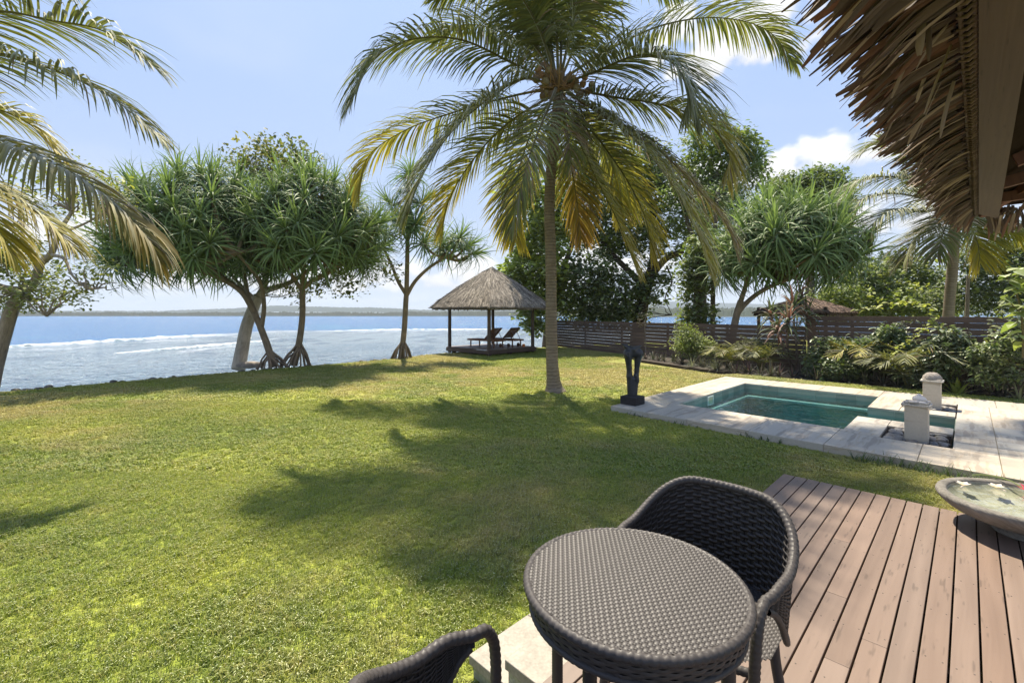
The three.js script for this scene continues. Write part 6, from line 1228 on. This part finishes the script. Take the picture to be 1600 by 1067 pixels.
// ================================================================ PLANTS IN THE BED ALONG THE FENCE
function clump(name, label, category, pos, n, L, w, cols, droop, group, spread = 0.9, mat = M.strap, tip) {   // a rosette of strap leaves, each leaf a part
  const t = thing(name, label, category, pos, 0, group);
  for (let k = 0; k < n; k++) { const f = (k + 0.5) / n, a = k * 2.39996 + rr(-0.3, 0.3), tl = lerp(0.08, spread * 1.5, f), d = V(Math.sin(tl) * Math.cos(a), Math.cos(tl), Math.sin(tl) * Math.sin(a)), mb = new MB(), s = rr(0.75, 1.25); mb.color(mix3(cols[0], cols[1], R()).map((x) => x * s)); strap(mb, V(Math.cos(a) * 0.015, 0.01, Math.sin(a) * 0.015), d, L * rr(0.75, 1.2), w * rr(0.8, 1.15), droop * rr(0.5, 1.4), 5, 0.3, 1, 0, tip); mb.build('leaf', mat, t); }
  return t;
}
{
  R = rng(301);
  // the low front row of dark strappy plants
  const G = 'dark edging plants, front row before the lower fence', lab = 'dark strap-leaved edging plant in the front row before the lower fence';
  const p = clump('edging_plant', lab, 'plant', ab(14.1, 2, 0.02), 26, 0.34, 0.036, [[0.040, 0.055, 0.026], [0.10, 0.048, 0.056]], 0.7, G), p2 = clump('edging_plant', lab, 'plant', ab(14.15, 1.6, 0.02), 22, 0.36, 0.034, [[0.055, 0.080, 0.030], [0.08, 0.05, 0.048]], 0.9, G);
  let first = 0;
  for (let b = 8.7; b > -1.4; b -= 0.30) { const a0 = 14.02 + smooth(3.5, 9, b) * 1.75 + smooth(8, 9, b) * 0.25; for (let r = 0; r < 2; r++) { if (r && R() < 0.35) continue; const q = ab(a0 + r * 0.42 + rr(-0.08, 0.1), b + rr(-0.1, 0.1) + r * 0.15, 0.085), s = rr(0.85, 1.2), low = b > 3.4; if (first < 2) { const m = [p, p2][first++]; m.position.copy(q); m.scale.setScalar(s); m.rotation.y = rr(0, 6); } else { const c = copy(R() < 0.5 ? p : p2, q, rr(0, 6), s); c.userData.label = `dark strap-leaved edging plant in the ${r ? 'back' : 'front'} row before the ${low ? 'lower' : 'taller'} fence`; c.userData.group = `dark edging plants, ${r ? 'back' : 'front'} row before the ${low ? 'lower' : 'taller'} fence`; } } }
  // pale variegated grassy clumps
  const v = clump('variegated_lily', 'pale striped grassy clump at the left end of the bed, left of its twin', 'plant', ab(14.6, 6.35, 0.085), 44, 0.45, 0.014, [[0.13, 0.155, 0.075], [0.25, 0.26, 0.15]], 1.3, null, 0.85);
  copy(v, ab(14.42, 5.55, 0.085), 2, 1.05, 'pale striped grassy clump at the left end of the bed, right of its twin');
}
function shrub(name, label, blobs, o, seed, stem) { return tree(name, label, 'shrub', seed, null, stem ? stem.map((p) => [p, (f) => 0.022 - 0.012 * f]) : [], blobs, { bark: [0.12, 0.09, 0.07], ...o }); }
shrub('light_green_shrub', 'feathery light green shrub against the lower fence, left of the red-tinged dracaena', [[1076, 535, 24, 22, 16, 1, 70], [1098, 545, 24, 20, 15.8, 1, 60], [1070, 515, 12, 12, 16.2, 1, 16]], { leaf: 0.11, per: 22, size: 0.24, wide: 0.4, col: [0.17, 0.23, 0.04], col2: [0.32, 0.36, 0.06] }, 311, [[at(1084, 580, 15.9).setY(0.02), at(1082, 555, 15.9), at(1076, 530, 16)]]);
tree('stick_sapling', 'thin grey sapling with a few leaves in front of the lower fence', 'sapling', 312, [[at(1009, 559, 18.8).setY(0), at(1009, 530, 18.8), at(1008, 505, 18.8), at(1012, 488, 18.8)], (f) => 0.022 - 0.01 * f], [], [[1006, 500, 12, 14, 18.8, 1, 12]], { leaf: 0.09, per: 8, size: 0.2, wide: 0.5, col: [0.06, 0.05, 0.035], col2: [0.1, 0.1, 0.04], bark: [0.26, 0.23, 0.2] });
shrub('leafy_shrub', 'spreading mid green shrub below the taller fence, left of the arching vine', [[1300, 552, 36, 24, 12.4, 0.5, 130], [1345, 558, 36, 24, 11.8, 0.5, 130], [1320, 576, 36, 18, 11.8, 0.5, 90], [1375, 545, 28, 26, 11.4, 0.5, 90], [1398, 528, 22, 20, 11.2, 0.5, 50], [1280, 572, 20, 18, 12.3, 0.5, 50]], { leaf: 0.105, per: 20, size: 0.22, wide: 0.55, col: [0.08, 0.13, 0.03], col2: [0.22, 0.28, 0.055], mat: M.gloss }, 313, [[at(1330, 600, 12.6).setY(0.02), at(1325, 575, 12.6), at(1310, 555, 12.8)], [at(1345, 600, 12.5).setY(0.02), at(1360, 570, 12.4), at(1385, 540, 12.3)]]);
shrub('leafy_shrub', 'low yellow-green shrub at the edge of the bed behind the far end of the pool', [[1312, 580, 24, 12, 11.9, 0.8, 34], [1338, 575, 10, 16, 11.9, 0.8, 12]], { leaf: 0.085, per: 18, size: 0.18, wide: 0.55, col: [0.14, 0.20, 0.036], col2: [0.30, 0.34, 0.06] }, 314);
shrub('leafy_shrub', 'glossy pale-flecked shrub at the right end of the bed, below the big-leaved branch', [[1540, 560, 30, 24, 9.6, 0.6, 60], [1580, 545, 30, 30, 9.3, 0.6, 70], [1500, 560, 22, 20, 9.9, 0.6, 36], [1560, 585, 34, 16, 9.4, 0.6, 44], [1592, 515, 18, 18, 9.3, 0.6, 24], [1620, 560, 30, 40, 9.6, 0.8, 50]], { leaf: 0.095, per: 18, size: 0.18, wide: 0.62, col: [0.10, 0.155, 0.036], col2: [0.34, 0.38, 0.11], mat: M.gloss }, 315, [[at(1560, 610, 9.9).setY(0.02), at(1555, 580, 9.9), at(1545, 550, 9.9)], [at(1570, 610, 9.8).setY(0.02), at(1582, 570, 9.8), at(1590, 530, 9.8)]]);
shrub('leafy_shrub', 'dull green broad-leaved shrub right of the arching vine, before the taller fence', [[1470, 556, 28, 24, 10.2, 0.6, 84], [1450, 583, 26, 18, 10.4, 0.6, 60], [1490, 536, 20, 20, 10.1, 0.6, 44], [1425, 578, 24, 20, 10.7, 0.6, 56]], { leaf: 0.16, per: 10, size: 0.22, wide: 0.42, col: [0.07, 0.11, 0.032], col2: [0.19, 0.235, 0.07], mat: M.gloss }, 316);
// the red-tinged dracaena
{
  R = rng(321);
  const t = thing('red_dracaena', 'tall dracaena with drooping red-tinged leaves in front of the fence post', 'plant', V(0, 0, 0)), d = 13.4;
  const foot = at(1246, 592, d).setY(0.02);
  for (const [x, y, dd, s] of [[1240, 478, 0, 1], [1216, 512, -0.3, 0.85], [1262, 492, 0.2, 0.9], [1232, 500, -0.5, 0.85], [1252, 462, 0.3, 0.8], [1205, 490, 0.3, 0.75]]) {
    const h = at(x, y, d + dd), mb = new MB(); mb.color(0.17, 0.14, 0.11); mb.tube(curve([foot.clone().add(V(rr(-0.15, 0.15), 0, rr(-0.15, 0.15))), V(0, 0, 0).lerpVectors(foot, h, 0.55).add(V(rr(-0.1, 0.1), 0, rr(-0.1, 0.1))), h], 12), 0.018, 7); mb.build('stem', M.bark, t);
    for (let k = 0; k < 34; k++) { const f = k / 34, a = k * 2.39996, tl = lerp(0.15, 2.0, f), m = new MB(), q = R(), sh = rr(0.75, 1.25); m.color((q < 0.24 ? [0.20, 0.095, 0.065] : q < 0.4 ? [0.24, 0.17, 0.10] : mix3([0.06, 0.095, 0.028], [0.13, 0.165, 0.045], R())).map((c) => c * sh)); strap(m, h.clone().add(V(0, -0.14 * f, 0)), V(Math.sin(tl) * Math.cos(a), Math.cos(tl), Math.sin(tl) * Math.sin(a)), rr(0.65, 0.92) * s, rr(0.075, 0.105), rr(0.9, 2.0), 5, 0.35, 1.4); m.build('leaf', M.strap, t); }
  }
}
// small feather palms
function smallPalm(label, foot, n, L, yellow, seed) { R = rng(seed); const t = thing('feather_palm', label, 'palm', V(0, 0, 0)); for (let k = 0; k < n; k++) { const a = k * 2.39996 + 0.5, d = V(Math.cos(a), 0, Math.sin(a)), l = L * rr(0.75, 1.15); frond(t, [foot, foot.clone().addScaledVector(d, l * 0.22).add(V(0, l * 0.55, 0)), foot.clone().addScaledVector(d, l * 0.55).add(V(0, l * 0.8, 0)), foot.clone().addScaledVector(d, l * 0.9).add(V(0, l * 0.66, 0))], { L: L * 0.32, n: 26, hang: 0.35, w: 0.028, r0: 0.012, yellow, base: [0.04, 0.066, 0.018], from: 0.3, tatter: 0.02, dens: 1.2 }); } return t; }
smallPalm('small feather palm left of the dracaena, in front of the lower fence', at(1140, 580, 14.4).setY(0.02), 7, 0.95, 0.25, 331);
smallPalm('small yellow-green feather palm in front of the taller fence, beside the dracaena', at(1352, 586, 11.8).setY(0.02), 9, 1.15, 0.7, 332);
smallPalm('dark small feather palm at the foot of the dracaena', at(1190, 590, 13.8).setY(0.02), 8, 1.05, 0, 333);
smallPalm('soft ferny palm between the arching vine and the near pillar', at(1420, 600, 10.6).setY(0.02), 10, 1.15, 0.1, 334);
// vines and branches with single leaves
function leafyStem(t, pts, n, L, w, cols, r = 0.008, spread = 0.12) {
  const P = curve(pts, n), st = new MB(); st.color(0.17, 0.15, 0.07); st.tube(P, (f) => r * (1 - 0.6 * f), 5); st.build('stem', M.bark, t);
  for (let k = 1; k <= n; k++) for (const sg of [-1, 1]) {
    const mb = new MB(), q = P[k].clone().add(V(rr(-spread, spread), rr(-spread, spread), rr(-spread, spread)).multiplyScalar(0.5)), az = rr(0, 6.283), d = V(Math.cos(az), rr(-0.55, 0.3), Math.sin(az)).normalize(), side = V(-Math.sin(az), rr(-0.4, 0.4), Math.cos(az)).normalize(), l = L * rr(0.6, 1.25), ww = w * l / 2, s = rr(0.75, 1.25), nn = V(0, 0, 0).crossVectors(side, d); mb.color(mix3(cols[0], cols[1], R()).map((x) => x * s));
    let prev = -1; for (let j = 0; j <= 5; j++) { const f = j / 5, wid = ww * Math.sin(Math.PI * Math.pow(f * 0.94 + 0.04, 0.72)), i = mb.n; const c = q.clone().addScaledVector(d, l * f).add(V(0, -0.22 * l * f * f, 0)); mb.v(c.x - side.x * wid + nn.x * wid * 0.3, c.y - side.y * wid + nn.y * wid * 0.3, c.z - side.z * wid + nn.z * wid * 0.3); mb.vv(c, 0, 0); mb.v(c.x + side.x * wid + nn.x * wid * 0.3, c.y + side.y * wid + nn.y * wid * 0.3, c.z + side.z * wid + nn.z * wid * 0.3); if (prev >= 0) { mb.quad(prev, prev + 1, i + 1, i); mb.quad(prev + 1, prev + 2, i + 2, i + 1); } prev = i; }
    mb.build('leaf', M.leaf, t);
  }
}
{
  R = rng(341);
  const t = thing('arching_vine', 'golden green vine arching over the taller fence and down before it', 'vine', V(0, 0, 0)), g = [[0.27, 0.34, 0.05], [0.50, 0.52, 0.075]], d = 11.6;
  leafyStem(t, [at(1330, 487, 12.1), at(1380, 477, 11.5), at(1425, 471, 11.0), at(1450, 483, 10.7), at(1462, 505, 10.5)], 34, 0.13, 0.75, g);
  leafyStem(t, [at(1462, 505, 10.5), at(1440, 515, 10.5), at(1418, 532, 10.5), at(1400, 552, 10.6), at(1402, 575, 10.6)], 30, 0.10, 0.7, g);
  leafyStem(t, [at(1455, 498, 10.5), at(1468, 515, 10.4), at(1470, 530, 10.3), at(1458, 548, 10.3)], 22, 0.10, 0.7, g);
  leafyStem(t, [at(1370, 520, 11.4), at(1400, 505, 11.1), at(1430, 503, 10.8)], 18, 0.11, 0.5, [[0.06, 0.09, 0.02], [0.13, 0.16, 0.03]]);
  leafyStem(t, [at(1462, 505, 10.5), at(1482, 520, 10.2), at(1492, 530, 10.1)], 10, 0.11, 0.7, g);
  const t2 = thing('climbing_stem', 'thin climbing stem with leaves running up the taller fence at the right', 'vine', V(0, 0, 0));
  leafyStem(t2, [at(1545, 545, 9.7), at(1546, 520, 9.7), at(1553, 500, 9.7), at(1565, 480, 9.5), at(1572, 466, 9.3)], 16, 0.13, 0.6, [[0.07, 0.11, 0.026], [0.24, 0.26, 0.05]], 0.012, 0.05);
  const t3 = thing('big_leaf_shrub', 'large bright yellow-green leaves of a shrub at the right edge, above the fence', 'shrub', V(0, 0, 0));
  leafyStem(t3, [at(1600, 560, 8.8), at(1598, 500, 8.8), at(1590, 460, 8.7), at(1578, 440, 8.6), at(1572, 428, 8.6)], 12, 0.27, 0.72, [[0.18, 0.26, 0.04], [0.36, 0.42, 0.07]], 0.02, 0.16);
  leafyStem(t3, [at(1640, 540, 8.6), at(1625, 470, 8.6), at(1605, 440, 8.5), at(1590, 425, 8.4)], 14, 0.27, 0.72, [[0.18, 0.26, 0.04], [0.36, 0.42, 0.07]], 0.02, 0.2);
  leafyStem(t3, [at(1598, 490, 8.8), at(1584, 478, 8.7), at(1572, 462, 8.6)], 6, 0.25, 0.72, [[0.10, 0.16, 0.03], [0.22, 0.27, 0.05]], 0.012, 0.1);
  // lime rosettes and spotted dracaenas near the terrace
  clump('lime_rosette', 'lime green broad-leaved rosette right of the far pillar', 'plant', at(1496, 602, 9.95).setY(0.02), 13, 0.46, 0.105, [[0.24, 0.33, 0.045], [0.40, 0.46, 0.065]], 0.5, null, 0.62, M.leaf);
  clump('lime_rosette', 'upright lime green leaves rising from the shrub at the right end of the bed', 'plant', at(1556, 560, 10.0).setY(0.55), 11, 0.42, 0.07, [[0.25, 0.34, 0.05], [0.42, 0.47, 0.07]], 0.35, null, 0.5, M.leaf);
  clump('pale_rosette', 'pale green strap-leaved rosette at the front of the bed, before the lime leaves', 'plant', at(1556, 620, 9.75).setY(0.02), 22, 0.42, 0.05, [[0.13, 0.19, 0.06], [0.27, 0.33, 0.12]], 1.3, null, 0.95);
  clump('pale_rosette', 'cream-striped rosette at the right edge of the bed', 'plant', at(1594, 628, 9.3).setY(0.02), 22, 0.40, 0.045, [[0.20, 0.23, 0.09], [0.36, 0.36, 0.16]], 1.3, null, 0.95);
  clump('purple_rosette', 'dark purple rosette between the far pillar and the pale rosettes', 'plant', at(1522, 610, 10.1).setY(0.02), 24, 0.45, 0.035, [[0.05, 0.03, 0.035], [0.12, 0.06, 0.07]], 0.9, null, 0.8);
  // a few fallen leaves on the lawn
  const fl = new MB(); fl.color(0.22, 0.12, 0.05); strap(fl, V(0, 0.03, 0), V(1, 0.25, 0), 0.16, 0.07, 0.5, 5, 0.5);
  const f0 = single('fallen_leaf', fl.geo(), M.dry, 'curled brown fallen leaf on the lawn, left of the palm trunk', 'leaf'); f0.position.copy(at(794, 588, 13.2).setY(0.01));
  copy(f0, at(893, 596, 12.2).setY(0.01), 1.4, 0.8, 'small brown fallen leaf on the lawn, right of the palm trunk'); copy(f0, at(1208, 691, 6.55).setY(0.03), 2.6, 0.7, 'brown fallen leaf at the near foot of the terrace'); copy(f0, at(545, 628, 9.4).setY(0.01), 0.6, 0.7, 'brown fallen leaf out on the left of the lawn');
}
{
  R = rng(351); const l = [];
  for (let b = 4.6; b > 0; b -= 0.13) if (fbm(b * 2.2, 5, 3) > 0.42) l.push([pw(POOL.a0 - 0.035, b, 0), 3 + Math.floor(rr(0, 5)), 0.11]);
  edgeWeeds(l, 'dark tufts of longer grass along the near foot of the terrace');
  const m = []; for (let b = 1.0; b > -0.4; b -= 0.05) m.push([pw(POOL.a0 - 0.05 - rr(0, 0.12), b, 0), 7, 0.17]);
  edgeWeeds(m, 'taller weeds at the foot of the terrace behind the stone bowl');
}
renderer.render(scene, camera);
